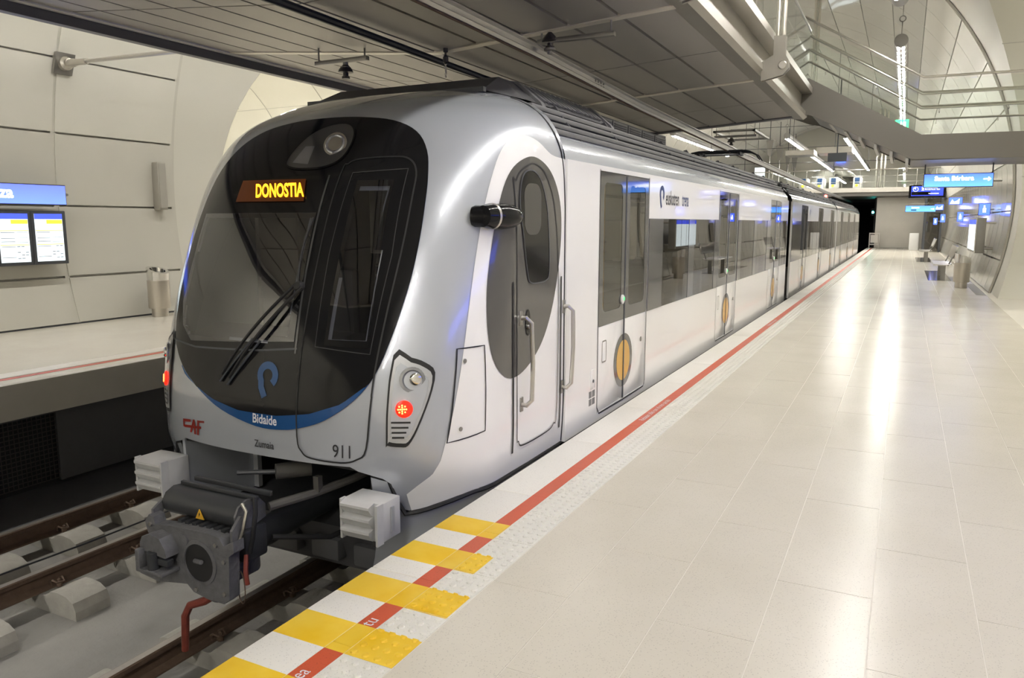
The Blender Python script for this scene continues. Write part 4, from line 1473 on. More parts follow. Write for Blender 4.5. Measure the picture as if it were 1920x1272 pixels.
# blue crescent proper: the lower strip between mask and outer outline
lowpts = sorted([p for p in OVS if p[1] < .66 and abs(p[0]) < .80])
up_ = [(u, low_line(u) + .004) for u, z in lowpts]
cres = MB()
f1 = fr(.0095)
cres.add([f1(*p) for p in lowpts] + [f1(*p) for p in up_], [(i, i + 1, len(lowpts) + i + 1, len(lowpts) + i) for i in range(len(lowpts) - 1)])
cres.build('blue_crescent', 'blue', c1, smooth=60)
ws = patch(SCREEN, fr(.013), .06).build('windscreen', 'wind', c1, smooth=60)
patch(DOORWIN, fr(.013), .06).build('door_window', 'wind', c1, smooth=60)
ribbon([(-.98, .80), (-.60, .775), (.0, .80), (.31, .83)], .012, fr(.010)).build('screen_seam', 'frame', c1)
ribbon([(.30, .80), (.275, 1.3), (.262, 1.90)], .014, fr(.011)).build('screen_edge_strip', 'band', c1)
# emergency door outline
DO = [(.345, 1.90), (.345, 1.3), (.345, .69), (.352, .30), (.385, .21), (.45, .175), (.65, .165), (.75, .19), (.81, .26), (.832, .55), (.835, .65), (.88, 1.4), (.87, 1.80), (.845, 1.93), (.78, 1.995), (.68, 2.01), (.45, 2.0), (.375, 1.97)]
ribbon(catmull(DO, 4), .010, fr(.0115), True).build('front_door_seam', 'rubber', c1)
DW = [(.435, 1.91), (.42, 1.4), (.44, .85), (.80, .82), (.83, 1.4), (.80, 1.93)]
ribbon(DW, .005, fr(.0125), True).build('door_window_trim', 'band', c1)
# destination display
disp = patch([(-.50, 1.735), (.125, 1.732), (.085, 1.876), (-.50, 1.880)], fr(.016), .08).build('destination_display', 'amberglow', c1)
f2 = fr(.020)
lettering('display_lettering', 'DONOSTIA', .125, lambda a, b: f2(-.310 + a - .46 * b, 1.762 + b), 'amber', disp, .66, bold=.0035)
# head lamp pod
pod_o = catmull([(-.15, 1.99), (-.13, 2.08), (-.05, 2.19), (.08, 2.25), (.22, 2.25), (.31, 2.19), (.335, 2.09), (.30, 2.00), (.20, 1.955), (.05, 1.945), (-.08, 1.955)], 5)
pod = patch(pod_o, fr(.012), .05).build('lamp_pod', M['band'], c1)
ribbon(pod_o, .012, fr(.014), True).build('pod_rim', 'mask', pod)
cen = Vector(fr(.016)(.216, 2.10))
MB().lathe(cen, (.15, -.8, .35), [(.074, 0), (.074, .012), (.062, .02), (.05, .014), (.02, .006)], 24).build('head_lamp', 'lens', pod)
MB().lathe(cen, (.15, -.8, .35), [(.08, -.004), (.084, .012), (.075, .014)], 24).build('lamp_ring', 'steel', pod)
patch([(-.09, 1.99), (-.04, 2.10), (.04, 2.10), (.05, 1.975)], fr(.015), .05).build('side_lens', 'lens', pod)
# lamps right and left
LO = [(.932, .820), (1.03, .805), (1.10, .775), (1.15, .715), (1.135, .56), (1.085, .38), (1.04, .285), (1.00, .275), (.93, .285), (.922, .315)]
for s, nm in ((1, 'lamp_cluster'), (-1, 'lamp_cluster')):
    q = lambda P: [(s * a, b) for a, b in P]
    LS = catmull(LO, 3)
    base = patch(q(LS), fr(.008), .05).build(nm, 'rubber', c1)
    patch(q(shrink(LS, .90)), fr(.012), .05).build('bezel', 'skirt', base)
    patch(q(shrink(LS, .76)), fr(.015), .05).build('reflector_tray', 'silver', base)
    c = Vector(fr(.018)(s * 1.045, .675))
    n = (s * .75, -1, .1)
    MB().lathe(c, n, [(.075, -.02), (.078, 0), (.06, .002), (.045, -.015)], 24).build('headlight_bowl', 'lens', base)
    c2 = Vector(fr(.02)(s * 1.06, .68))
    MB().lathe(c2, n, [(.036, -.01), (.036, .008), (.028, .014), (.015, .016)], 20).build('headlight_lens', 'chrome', base)
    c3 = Vector(fr(.016)(s * 1.015, .505))
    MB().lathe(c3, n, [(.052, -.01), (.052, .004), (.04, .010)], 24).build('tail_lamp', 'redlamp', base)
    m = MB()
    d = Vector(n).normalized()
    e1 = d.cross(Vector((0, 0, 1))).normalized()
    e2 = e1.cross(d)
    cc = c3 + d * .012 - e1 * (-.012)
    for k in range(13):
        rr_, a = (.0, 0) if k == 0 else ((.012, k * 1.571) if k < 5 else (.024, k * .785))
        m.lathe(cc + e1 * rr_ * math.cos(a) + e2 * rr_ * math.sin(a), n, [(.0055, 0), (.0045, .004)], 6)
    o = m.build('tail_leds', 'redled', base)
    o['kind'] = 'stuff'
    for k in range(4):
        z = .425 - .030 * k
        wv = .05 - .006 * k
        ribbon([(s * (1.0 - .004 * k - wv), z), (s * (1.0 - .004 * k), z), (s * (1.0 - .004 * k + wv), z)], .011, fr(.0165)).build('vent_slot', 'rubber', base)
# lettering on the front
f3 = fr(.012)
lettering('lettering', 'Bidaide', .082, lambda a, b: f3(-.005 + a, .352 + b), 'txt_w', c1, .84, bold=.0018)
lettering('lettering', 'Zumaia', .066, lambda a, b: fr(.006)(.005 + a, .195 + b), 'txt_d', c1, .82, bold=.0008)
lettering('number', '911', .115, lambda a, b: fr(.006)(.595 + a, .195 + b), 'txt_d', c1, .78)
m = MB()
fc = fr(.006)
def bar(p):
    m.add([fc(*q) for q in p], [tuple(range(len(p)))])
for p in ([(-.72, .275), (-.62, .285), (-.62, .268), (-.70, .258)], [(-.72, .275), (-.70, .262), (-.70, .225), (-.72, .22)], [(-.72, .235), (-.70, .218), (-.62, .228), (-.62, .246)],
          [(-.635, .196), (-.612, .196), (-.575, .288), (-.592, .288)], [(-.592, .290), (-.572, .290), (-.562, .19), (-.582, .19)], [(-.63, .226), (-.50, .238), (-.50, .255), (-.63, .243)],
          [(-.55, .19), (-.53, .19), (-.522, .292), (-.542, .292)], [(-.54, .276), (-.465, .283), (-.465, .297), (-.54, .290)]):
    bar(p)
m.build('maker_mark', 'caf', c1, smooth=0)
def loop_logo(fn, cx, cz, r, wd, sy=1., mirror=1):
    pts = [(cx + mirror * -.25 * r, cz - 2.2 * r), (cx - mirror * .75 * r, cz - 1.25 * r)]
    for k in range(19):
        a = R(215 - k * 265 / 18)
        pts.append((cx + mirror * r * math.cos(a), cz + r * math.sin(a)))
    return ribbon(pts, wd, fn)
loop_logo(fr(.0115), .105, .655, .062, .046).build('operator_logo', 'logo_b', c1)
# wipers
for (a, b, r) in (((.225, 1.205), (-.27, .63), .011), ((.285, 1.195), (-.20, .615), .011), ((.25, 1.2), (.255, 1.62), .008)):
    P = []
    for k in range(9):
        t = k / 8
        P.append(fr(.03 + .03 * math.sin(math.pi * t))(a[0] + (b[0] - a[0]) * t, a[1] + (b[1] - a[1]) * t))
    wpr = MB().tube(P, r, 6).build('wiper', 'rubber', c1)
    if r > .01:
        Q = []
        for k in range(7):
            t = .55 + .5 * k / 6
            Q.append(fr(.02)(a[0] + (b[0] - a[0]) * t, a[1] + (b[1] - a[1]) * t - .02))
        MB().tube(Q, .008, 5).build('wiper_blade', 'frame', wpr)
MB().lathe(fr(.0)(.255, 1.20), (0, -1, .4), [(.035, 0), (.035, .03), (.025, .045)], 14).build('wiper_pivot', 'rubber', c1)

# ---- cab sides: white livery, dark ellipse, door
WH = [(3.60, .20), (3.82, .27), (3.90, .575), (3.985, .889), (4.10, 1.27), (4.245, 1.659), (4.386, 1.928), (4.52, 2.09), (4.65, 2.165), (4.76, 2.175), (4.90, 2.14), (5.07, 2.075), (5.295, 2.06)]
def side_fn(eps, s):
    def fn(y, z):
        if y >= YS - .001:
            return (XC + s * (1.35 + eps), y, z)
        h = .01
        u = side(y, z)
        dy = (side(y + h, z) - side(y - h, z)) / (2 * h)
        dzz = (side(y, z + h) - side(y, z - h)) / (2 * h)
        n = Vector((1, -dy, -dzz)).normalized()
        return (XC + s * (u + n.x * eps), y + n.y * eps, z + n.z * eps)
    return fn
EL = catmull([(4.675, 2.025), (4.50, 1.93), (4.363, 1.727), (4.232, 1.396), (4.163, 1.135), (4.149, .871), (4.221, .691), (4.402, .59), (4.642, .62), (4.901, .769), (5.083, 1.018), (5.201, 1.36), (5.224, 1.631), (5.162, 1.82), (5.022, 1.962), (4.84, 2.03)], 5)
WHO = catmull(WH[1:], 4, False)
white_o = [(5.296, -.075), (4.5, -.062), (4.07, -.055), (3.95, -.08), (3.86, -.10), (3.785, -.125), (3.735, -.145), (3.70, -.03), (3.725, .03), (3.77, .10), (3.80, .18)] + WHO
CDR = roundrect(4.50, .085, 5.18, 2.0, .16, 6)
for s in (1, -1):
    patch(white_o, side_fn(.004, s), .06).build('white_livery', 'white', c1, smooth=60)
    patch(EL, side_fn(.007, s), .06).build('dark_ellipse', 'mask2', c1, smooth=60)
s = 1
cdoor = ribbon(catmull([(4.50, 1.75), (4.50, .30), (4.53, .13), (4.62, .085), (5.00, .085), (5.12, .12), (5.165, .22), (5.175, 1.2), (5.10, 1.70), (4.95, 1.92), (4.78, 1.99), (4.62, 1.95), (4.53, 1.87)], 4), .010, side_fn(.010, s), True).build('cab_door', 'rubber', c1)
CWN = catmull([(4.545, 1.72), (4.60, 1.90), (4.72, 1.945), (4.86, 1.88), (4.96, 1.70), (5.00, 1.45), (5.0, 1.25), (4.95, 1.20), (4.82, 1.19), (4.70, 1.20), (4.65, 1.26), (4.59, 1.5)], 5)
pn = patch(CWN, side_fn(.012, s), .06).build('window_pane', M['mask'], cdoor)
ribbon(CWN, .010, side_fn(.014, s), True).build('window_seal', 'frame', cdoor)
patch(roundrect(4.60, 1.52, 4.86, 1.86, .09), side_fn(.0135, s), .1).build('cab_blind', M['blind'], cdoor)
# slots and grab handles
for y, z0, z1 in ((4.44, .07, 1.22), (5.225, .06, 1.21)):
    pts = [(y, z0), (y, (z0 + z1) / 2), (y, z1)]
    ribbon(pts, .022, side_fn(.011, s)).build('door_slot', 'rubber', c1)
def grab(y0, y1, z0, z1):
    b = side_fn(0, 1)
    A = Vector(b(y0, z1))
    B = Vector(b(y1, z0))
    x = A.x
    h = MB().tube([(x, A.y, z1), (x + .045, A.y, z1 + .004), (x + .075, A.y + .02, z1 - .03), (x + .08, (A.y + B.y) / 2 + .03, (z0 + z1) / 2), (x + .075, B.y + .02, z0 + .03), (x + .045, B.y, z0 - .004), (x, B.y, z0)], .016, 10).build('grab_handle', 'steel', c1)
    for p in (A, B):
        MB().box((x - .002, p.y - .022, p.z - .05), (x + .012, p.y + .022, p.z + .05), .004).build('handle_bracket', 'steel_d', h)
grab(4.56, 4.57, .38, .97)
grab(5.285, 5.26, .37, .98)
patch(ellipse(4.66, .93, .035, .09, 20), side_fn(.012, 1), .1).build('recessed_latch', 'mask', cdoor)
MB().lathe(side_fn(.01, 1)(4.66, .90), (1, 0, 0), [(.016, 0), (.016, .015), (.008, .02)], 12).build('lock', 'steel', cdoor)
HT = [(3.935, .845), (4.11, .850), (4.085, .315), (3.83, .285)]
ht = ribbon([(3.935, .845), (4.02, .848), (4.11, .850), (4.10, .58), (4.085, .315), (3.95, .30), (3.83, .285), (3.88, .56)], .008, side_fn(.008, 1), True).build('side_hatch', 'rubber', c1)
for p in ((3.965, .77), (3.905, .36)):
    MB().lathe(side_fn(.006, 1)(*p), (1, -.2, 0), [(.014, 0), (.014, .006), (.006, .008)], 10).build('hatch_lock', 'steel_d', ht)
# mirror camera pod
b = Vector(side_fn(0, 1)(4.22, 1.64))
mr = MB().lathe((b.x - .03, 4.19, 1.64), (1, .25, 0), [(.06, 0), (.068, .02), (.068, .10), (.06, .11)], 24).build('camera_pod', 'mask', c1)
MB().lathe((b.x + .07, 4.24, 1.64), (.25, 1, 0), [(.03, -.09), (.066, -.07), (.08, -.01), (.08, .02), (.074, .03), (.082, .10), (.074, .20), (.048, .265), (.014, .29)], 24).build('pod_dome', 'mask', mr)
MB().lathe((b.x + .072, 4.245, 1.64), (.25, 1, 0), [(.079, -.002), (.083, .004), (.083, .012), (.079, .018)], 24).build('pod_ring', 'steel', mr)
# seam between cab and body
sp = [(XC + NW(z) + .004, YS - .005 - .10 * max(0, (z - 1.7)) ** 1.0 - (0 if z < 2.1 else (z - 2.1) * .2), z) for z in np.linspace(-.06, 2.5, 40)]
sp = [(XC + side(min(p[1], YS), p[2]) + .004, p[1], p[2]) for p in sp]
MB().tube(sp, .006, 5, False).build('cab_seam', 'rubber', c1)

# ---- lower front: skirts, buffers, coupler bay
def skirt(s):
    m = MB()
    cols = []
    for k in range(24):
        ph = R(33) + (R(90) - R(33)) * k / 20 if k <= 20 else None
        cols.append(('c', ph) if ph is not None else ('s', (k - 20) / 3))
    zz = np.linspace(0, 1, 9)
    nr = len(zz)
    for c in cols:
        def P(z):
            if c[0] == 'c':
                u = NW(z) * math.sin(c[1]) ** (2 / NN)
                y = NG(z) + ND(z) * (1 - max(math.cos(c[1]), 0) ** (2 / NN))
            else:
                u, y = NW(z), NG(z) + ND(z) + (YS + .6 - NG(z) - ND(z)) * c[1]
            return u, y
        u0, _ = P(.0)
        zt = zbot(u0) - .018
        zb = -.56
        for q in zz:
            z = zt + (zb - zt) * q
            u, y = P(max(z, -.2))
            inw = .10 * max(0, (q - .55)) ** 2 * 4
            m.v.append((XC + s * (u - .008 - inw), y + .008 + inw * .8, z))
    for i in range(len(cols) - 1):
        for q in range(nr - 1):
            a, b = i * nr + q, (i + 1) * nr + q
            m.f.append((a, b, b + 1, a + 1))
    return m
for s in (1, -1):
    sk = skirt(s).build('corner_skirt', 'silver', c1, smooth=60)
    # dark joint behind the gap
    pth = []
    for k in range(22):
        ph = R(33) + (R(90) - R(33)) * k / 20 if k <= 20 else R(90)
        z = .0
        u = NW(z) * math.sin(ph) ** (2 / NN)
        y = NG(z) + ND(z) * (1 - max(math.cos(ph), 0) ** (2 / NN))
        if k == 21:
            y = 5.4
        pth.append((XC + s * (u - .004), y + .004, zbot(u) - .008))
    MB().tube(pth, .014, 6).build('skirt_joint', 'rubber', sk)
    MB().tube([(XC + s * 1.335, 4.15, -.10), (XC + s * 1.318, 4.15, -.5)], .006, 5).build('panel_joint', 'rubber', sk)
    # ribbed buffer
    x0 = XC + s * .755
    x1 = XC + s * 1.03
    a, b = min(x0, x1), max(x0, x1)
    bf = MB().box((a, 3.42, -.235), (b, 3.60, .0), .006).build('ribbed_buffer', 'buffer', c1)
    for k in range(3):
        z = -.225 + .075 * k
        MB().prism([(3.42, z), (3.40, z), (3.365, z + .045), (3.365, z + .06), (3.42, z + .075)], lambda p, q, d: (d, p, q), a + .012, b - .055 if s > 0 else b - .012).build('rib', 'buffer', bf)
    MB().box((a - .004, 3.385, -.238), (a + .010, 3.43, .004)).build('side_plate', 'buffer', bf)
    MB().box((b - .012, 3.37, -.24), (b + .002, 3.43, .004)).build('side_plate', 'buffer', bf)
    MB().box((b + .002 if s > 0 else a - .012, 3.50, -.19), (b + .012 if s > 0 else a - .002, 3.525, -.04)).build('slot_trim', 'skirt', bf)
# bay: side walls, ceiling, back
bay = MB()
bay.box((XC - .80, 3.60, .10), (XC + .80, 5.0, .13)).build('bay_ceiling', 'dark', c1)
MB().prism([(3.585, .13), (3.60, .14), (4.2, .14), (4.2, -.42), (3.70, -.42), (3.60, -.30)], lambda a, b, d: (d, a, b), XC - .79, XC - .765).build('bay_side_panel', 'silver', c1)
MB().box((XC - .79, 4.20, -.42), (XC - .72, 4.24, .13)).build('bay_edge_trim', 'skirt', c1)
MB().box((XC - .80, 4.26, -.60), (XC + .80, 4.9, -.58)).build('bay_floor', 'dark', c1)
MB().box((XC - .80, 4.24, -.6), (XC - .78, 4.9, .13)).build('bay_inner_wall', 'dark', c1)
MB().box((XC + .77, 3.66, -.40), (XC + .80, 4.9, .13)).build('bay_side_panel', 'dark', c1)
MB().box((XC - 1.2, 4.9, -1.0), (XC + 1.2, 5.0, .13)).build('bay_back', 'dark', c1)
# snow plough / bogie shadow mass
pl = MB()
pl.prism([(4.05, -.52), (4.35, -.42), (5.4, -.42), (5.4, -.98), (4.55, -.98), (4.15, -.86)], lambda a, b, d: (d, a, b), XC - 1.02, XC + 1.02)
pl.build('underframe_guard', 'roofdark', c1)
for k in range(3):
    MB().box((XC - .45 + .38 * k, 4.03, -.78), (XC - .20 + .38 * k, 4.2, -.62), .02).build('guard_plate', 'undergrey', c1)
for sx in (-1, 1):
    for y in (5.9, 7.9):
        MB().lathe((XC + sx * .5 - .06, y, -.70), (1, 0, 0), [(.38, 0), (.40, .02), (.40, .10), (.37, .12)], 24).build('wheel', 'rust', c1)
MB().box((XC - 1.0, 5.4, -.75), (XC + 1.0, 17.3, -.30)).build('underframe', 'dark', c1)
MB().lathe((XC + .95, 4.0, -.35), (0, 0, -1), [(.22, 0), (.22, .05), (.18, .16), (.08, .22)], 20).build('sand_hopper', 'skirt', c1)

# ---- coupler
CX = XC
fp = [(-.44, -.21), (-.40, -.16), (-.36, -.17), (-.35, -.215), (-.20, -.20), (.10, -.19), (.19, -.20), (.22, -.245), (.30, -.205), (.30, -.27), (.26, -.30), (.245, -.57), (.20, -.60), (.07, -.60), (-.05, -.585), (-.11, -.53), (-.34, -.56), (-.50, -.535), (-.52, -.565), (-.49, -.585), (-.33, -.60), (-.335, -.60), (-.33, -.56), (-.35, -.30), (-.42, -.28)]
fp = [(-.44, -.21), (-.40, -.16), (-.36, -.17), (-.35, -.215), (-.20, -.20), (.10, -.19), (.19, -.20), (.22, -.245), (.30, -.205), (.30, -.27), (.26, -.30), (.245, -.57), (.20, -.605), (.07, -.605), (-.05, -.585), (-.10, -.545), (-.36, -.585), (-.52, -.565), (-.51, -.53), (-.33, -.535), (-.345, -.30), (-.42, -.28)]
cp_ = MB().prism(fp[::-1], lambda a, b, d: (CX + a, d, b), 2.99, 3.07).build('coupler', 'coupler', c1, smooth=20)
MB().box((CX - .27, 3.07, -.56), (CX + .14, 3.36, -.27), .03).build('coupler_head', 'coupler', cp_)
MB().tube([(CX, 3.34, -.40), (CX + .02, 3.8, -.37), (CX, 4.9, -.34)], [.10, .09, .09], 14).build('drawbar', 'couplerbox', cp_)
# guide cone with hooked mouth
MB().prism([(-.38, -.30), (-.36, -.26), (-.29, -.235), (-.21, -.25), (-.165, -.31), (-.155, -.36), (-.17, -.365), (-.38, -.345)], lambda a, b, d: (CX + a, d, b), 2.90, 3.0).build('guide_horn', 'coupler', cp_)
MB().box((CX - .385, 2.86, -.47), (CX - .155, 3.0, -.445), .008).build('guide_horn', 'coupler', cp_)
MB().box((CX - .385, 2.86, -.46), (CX - .345, 3.0, -.33), .01).build('guide_horn', 'coupler', cp_)
MB().tube([(CX - .27, 2.90, -.46), (CX - .27, 2.90, -.34)], .035, 12).build('hook_pin', 'couplerbox', cp_)
MB().box((CX - .27, 2.90, -.42), (CX - .15, 2.95, -.375), .01).build('hook_plate', 'couplerbox', cp_)
MB().lathe((CX + .02, 2.992, -.385), (0, -1, 0), [(.138, 0), (.138, .010), (.118, .014), (.115, .0)], 28).build('socket_ring', 'coupler', cp_)
MB().lathe((CX + .02, 2.988, -.385), (0, -1, 0), [(.116, 0), (.116, .003)], 28).build('socket_hole', 'rubber', cp_)
MB().tube([(CX - .01, 2.98, -.375), (CX + .06, 2.965, -.365)], .014, 8).build('socket_pin', 'coupler', cp_)
MB().lathe((CX - .10, 2.99, -.265), (0, -1, 0), [(.036, 0), (.036, .012), (.022, .014)], 12).build('air_port', 'coupler', cp_)
for a, b in ((.16, -.25), (.22, -.34), (.21, -.54), (-.02, -.56), (-.39, -.22)):
    MB().lathe((CX + a, 2.99, b), (0, -1, 0), [(.014, 0), (.014, .010), (.006, .012)], 6).build('bolt', 'steel_d', cp_)
# electric head cover
eb = MB().prism([(3.09, -.155), (3.08, -.10), (3.11, -.055), (3.17, -.03), (3.26, -.04), (3.31, -.09), (3.31, -.16), (3.2, -.19), (3.12, -.185)], lambda a, b, d: (d, a, b), CX - .39, CX + .22).build('electric_head_cover', 'couplerbox', cp_, smooth=50)
MB().prism([(3.085, -.16), (3.075, -.10), (3.105, -.05), (3.17, -.022), (3.265, -.035), (3.315, -.09), (3.315, -.17), (3.2, -.20), (3.12, -.19)], lambda a, b, d: (d, a, b), CX + .22, CX + .235).build('cover_end_plate', 'coupler', cp_)
MB().box((CX - .36, 3.20, -.03), (CX + .28, 3.225, -.005), .004).build('top_bar', 'couplerbox', cp_)
MB().box((CX - .32, 3.27, -.02), (CX + .32, 3.295, .01), .004).build('top_bar', 'couplerbox', cp_)
MB().prism([(-.035, 0), (.035, 0), (0, .062)], lambda a, b, d: (CX - .06 + a, d, -.16 + b * 1.), 3.074, 3.079).build('warning_triangle', M['yellow'], cp_, smooth=0)
MB().prism([(-.004, .014), (.006, .03), (-.004, .03), (.004, .05), (.0, .036), (.008, .036)], lambda a, b, d: (CX - .06 + a, d, -.16 + b), 3.072, 3.074).build('bolt_symbol', 'txt_d', cp_, smooth=0)
MB().prism([(3.02, -.16), (3.09, -.09), (3.12, -.10), (3.06, -.24), (3.02, -.26)], lambda a, b, d: (d, a, b), CX + .245, CX + .265).build('link_arm', 'coupler', cp_)
MB().prism([(3.02, -.14), (3.09, -.10), (3.12, -.12), (3.06, -.22), (3.02, -.24)], lambda a, b, d: (d, a, b), CX - .415, CX - .395).build('link_arm', 'coupler', cp_)
m = MB()
for k in range(7):
    m.box((CX - .22 + .06 * k, 3.05, -.225 + .01 * (k % 2)), (CX - .19 + .06 * k, 3.14, -.18))
m.build('contact_block', 'couplerbox', cp_, smooth=0)
MB().tube([(CX + .24, 3.14, -.04), (CX + .27, 3.10, -.02), (CX + .30, 3.10, -.06), (CX + .29, 3.08, -.16), (CX + .28, 3.05, -.24)], .010, 8).build('steel_hose', 'steel', cp_)
MB().tube([(CX + .27, 3.20, -.03), (CX + .31, 3.16, .0), (CX + .33, 3.14, -.08), (CX + .32, 3.12, -.22), (CX + .29, 3.12, -.32)], .014, 8).build('air_hose', 'rubber', cp_)
MB().tube([(CX + .10, 3.55, .02), (CX + .24, 3.72, .02)], [.05, .055], 16).build('air_cylinder', 'hose', cp_)
MB().tube([(CX - .10, 3.42, .02), (CX + .10, 3.55, .02)], .016, 8).build('cylinder_rod', 'couplerbox', cp_)
MB().tube([(CX + .28, 3.30, -.10), (CX + .40, 3.55, -.08), (CX + .52, 3.8, -.04), (CX + .64, 4.2, .03), (CX + .7, 4.8, .05)], [.028, .028, .026, .022, .022], 10).build('air_hose', 'hose', cp_)
MB().box((CX + .40, 3.56, -.07), (CX + .44, 3.60, .03)).build('hose_valve', 'hose', cp_)
MB().tube([(CX + .24, 3.35, -.32), (CX + .40, 3.7, -.42), (CX + .55, 4.2, -.36), (CX + .7, 4.9, -.3)], .018, 8).build('air_hose', 'rubber', cp_)
MB().box((CX + .16, 3.12, -.40), (CX + .26, 3.30, -.20), .02).build('valve_block', 'couplerbox', cp_)
MB().tube([(CX + .26, 3.12, -.34), (CX + .29, 3.08, -.42), (CX + .30, 3.08, -.50)], .014, 8).build('release_handle', 'redhook', cp_)
ring = [(CX + .25 + .05 * math.cos(a), 3.08 - .02 * math.cos(a), -.53 + .10 * math.sin(a)) for a in np.linspace(0, 2 * math.pi, 20)]
MB().tube(ring, .0035, 5).build('wire_loop', 'rust', cp_)
MB().tube([(CX + .06, 3.06, -.60), (CX + .0, 3.02, -.645), (CX - .09, 2.99, -.68), (CX - .125, 2.98, -.75), (CX - .145, 2.98, -.98)], [.028, .026, .024, .024, .022], 10).build('uncoupling_lever', 'redhook', cp_)
MB().lathe((CX + .08, 3.06, -.59), (0, 0, -1), [(.06, 0), (.055, .03), (.03, .05)], 14).build('lever_boss', 'coupler', cp_)

# ---- cab interior seen through the glass
ci = MB().box((XC - 1.28, 5.2, .14), (XC + 1.28, 5.24, 2.16)).build('cab_bulkhead', 'cabin', c1)
MB().box((XC - .33, 5.17, 1.35), (XC + .02, 5.2, 1.95)).build('bulkhead_window', M['lining'], ci)
MB().box((XC - 1.15, 4.1, .16), (XC + 1.15, 5.2, .20)).build('cab_floor', 'trainfloor', c1)
MB().prism([(3.85, .80), (4.15, .86), (4.35, .82), (4.35, .3), (3.75, .3)], lambda a, b, d: (d, a, b), XC - 1.0, XC + .30).build('driver_desk', 'cabin', c1)
MB().box((XC - .55, 4.7, .55), (XC - .15, 4.8, 1.25), .04).build('driver_seat', 'undergrey', c1)
MB().box((XC - 1.18, 4.75, .2), (XC - 1.14, 5.2, 1.9)).build('cab_lining', 'lining', c1)
MB().box((XC + .35, 4.95, .2), (XC + .75, 4.98, 1.7)).build('cab_cupboard', 'lining', c1)
for z in (1.25, 1.32):
    MB().tube([(XC + .45, 4.2, z), (XC + .85, 4.2, z)], .012, 6).build('door_bar', 'steel', c1)
# rear plate closing the nose towards the lower body roof
zz = list(np.linspace(2.0, 2.62, 16))
pl_ = [(NW(z), z) for z in zz] + [(-NW(z), z) for z in zz[::-1]]
MB().prism(pl_, lambda a, b, d: (XC + a * .998, d, b), YS - .02, YS - .005).build('nose_rear_plate', 'silver', c1)

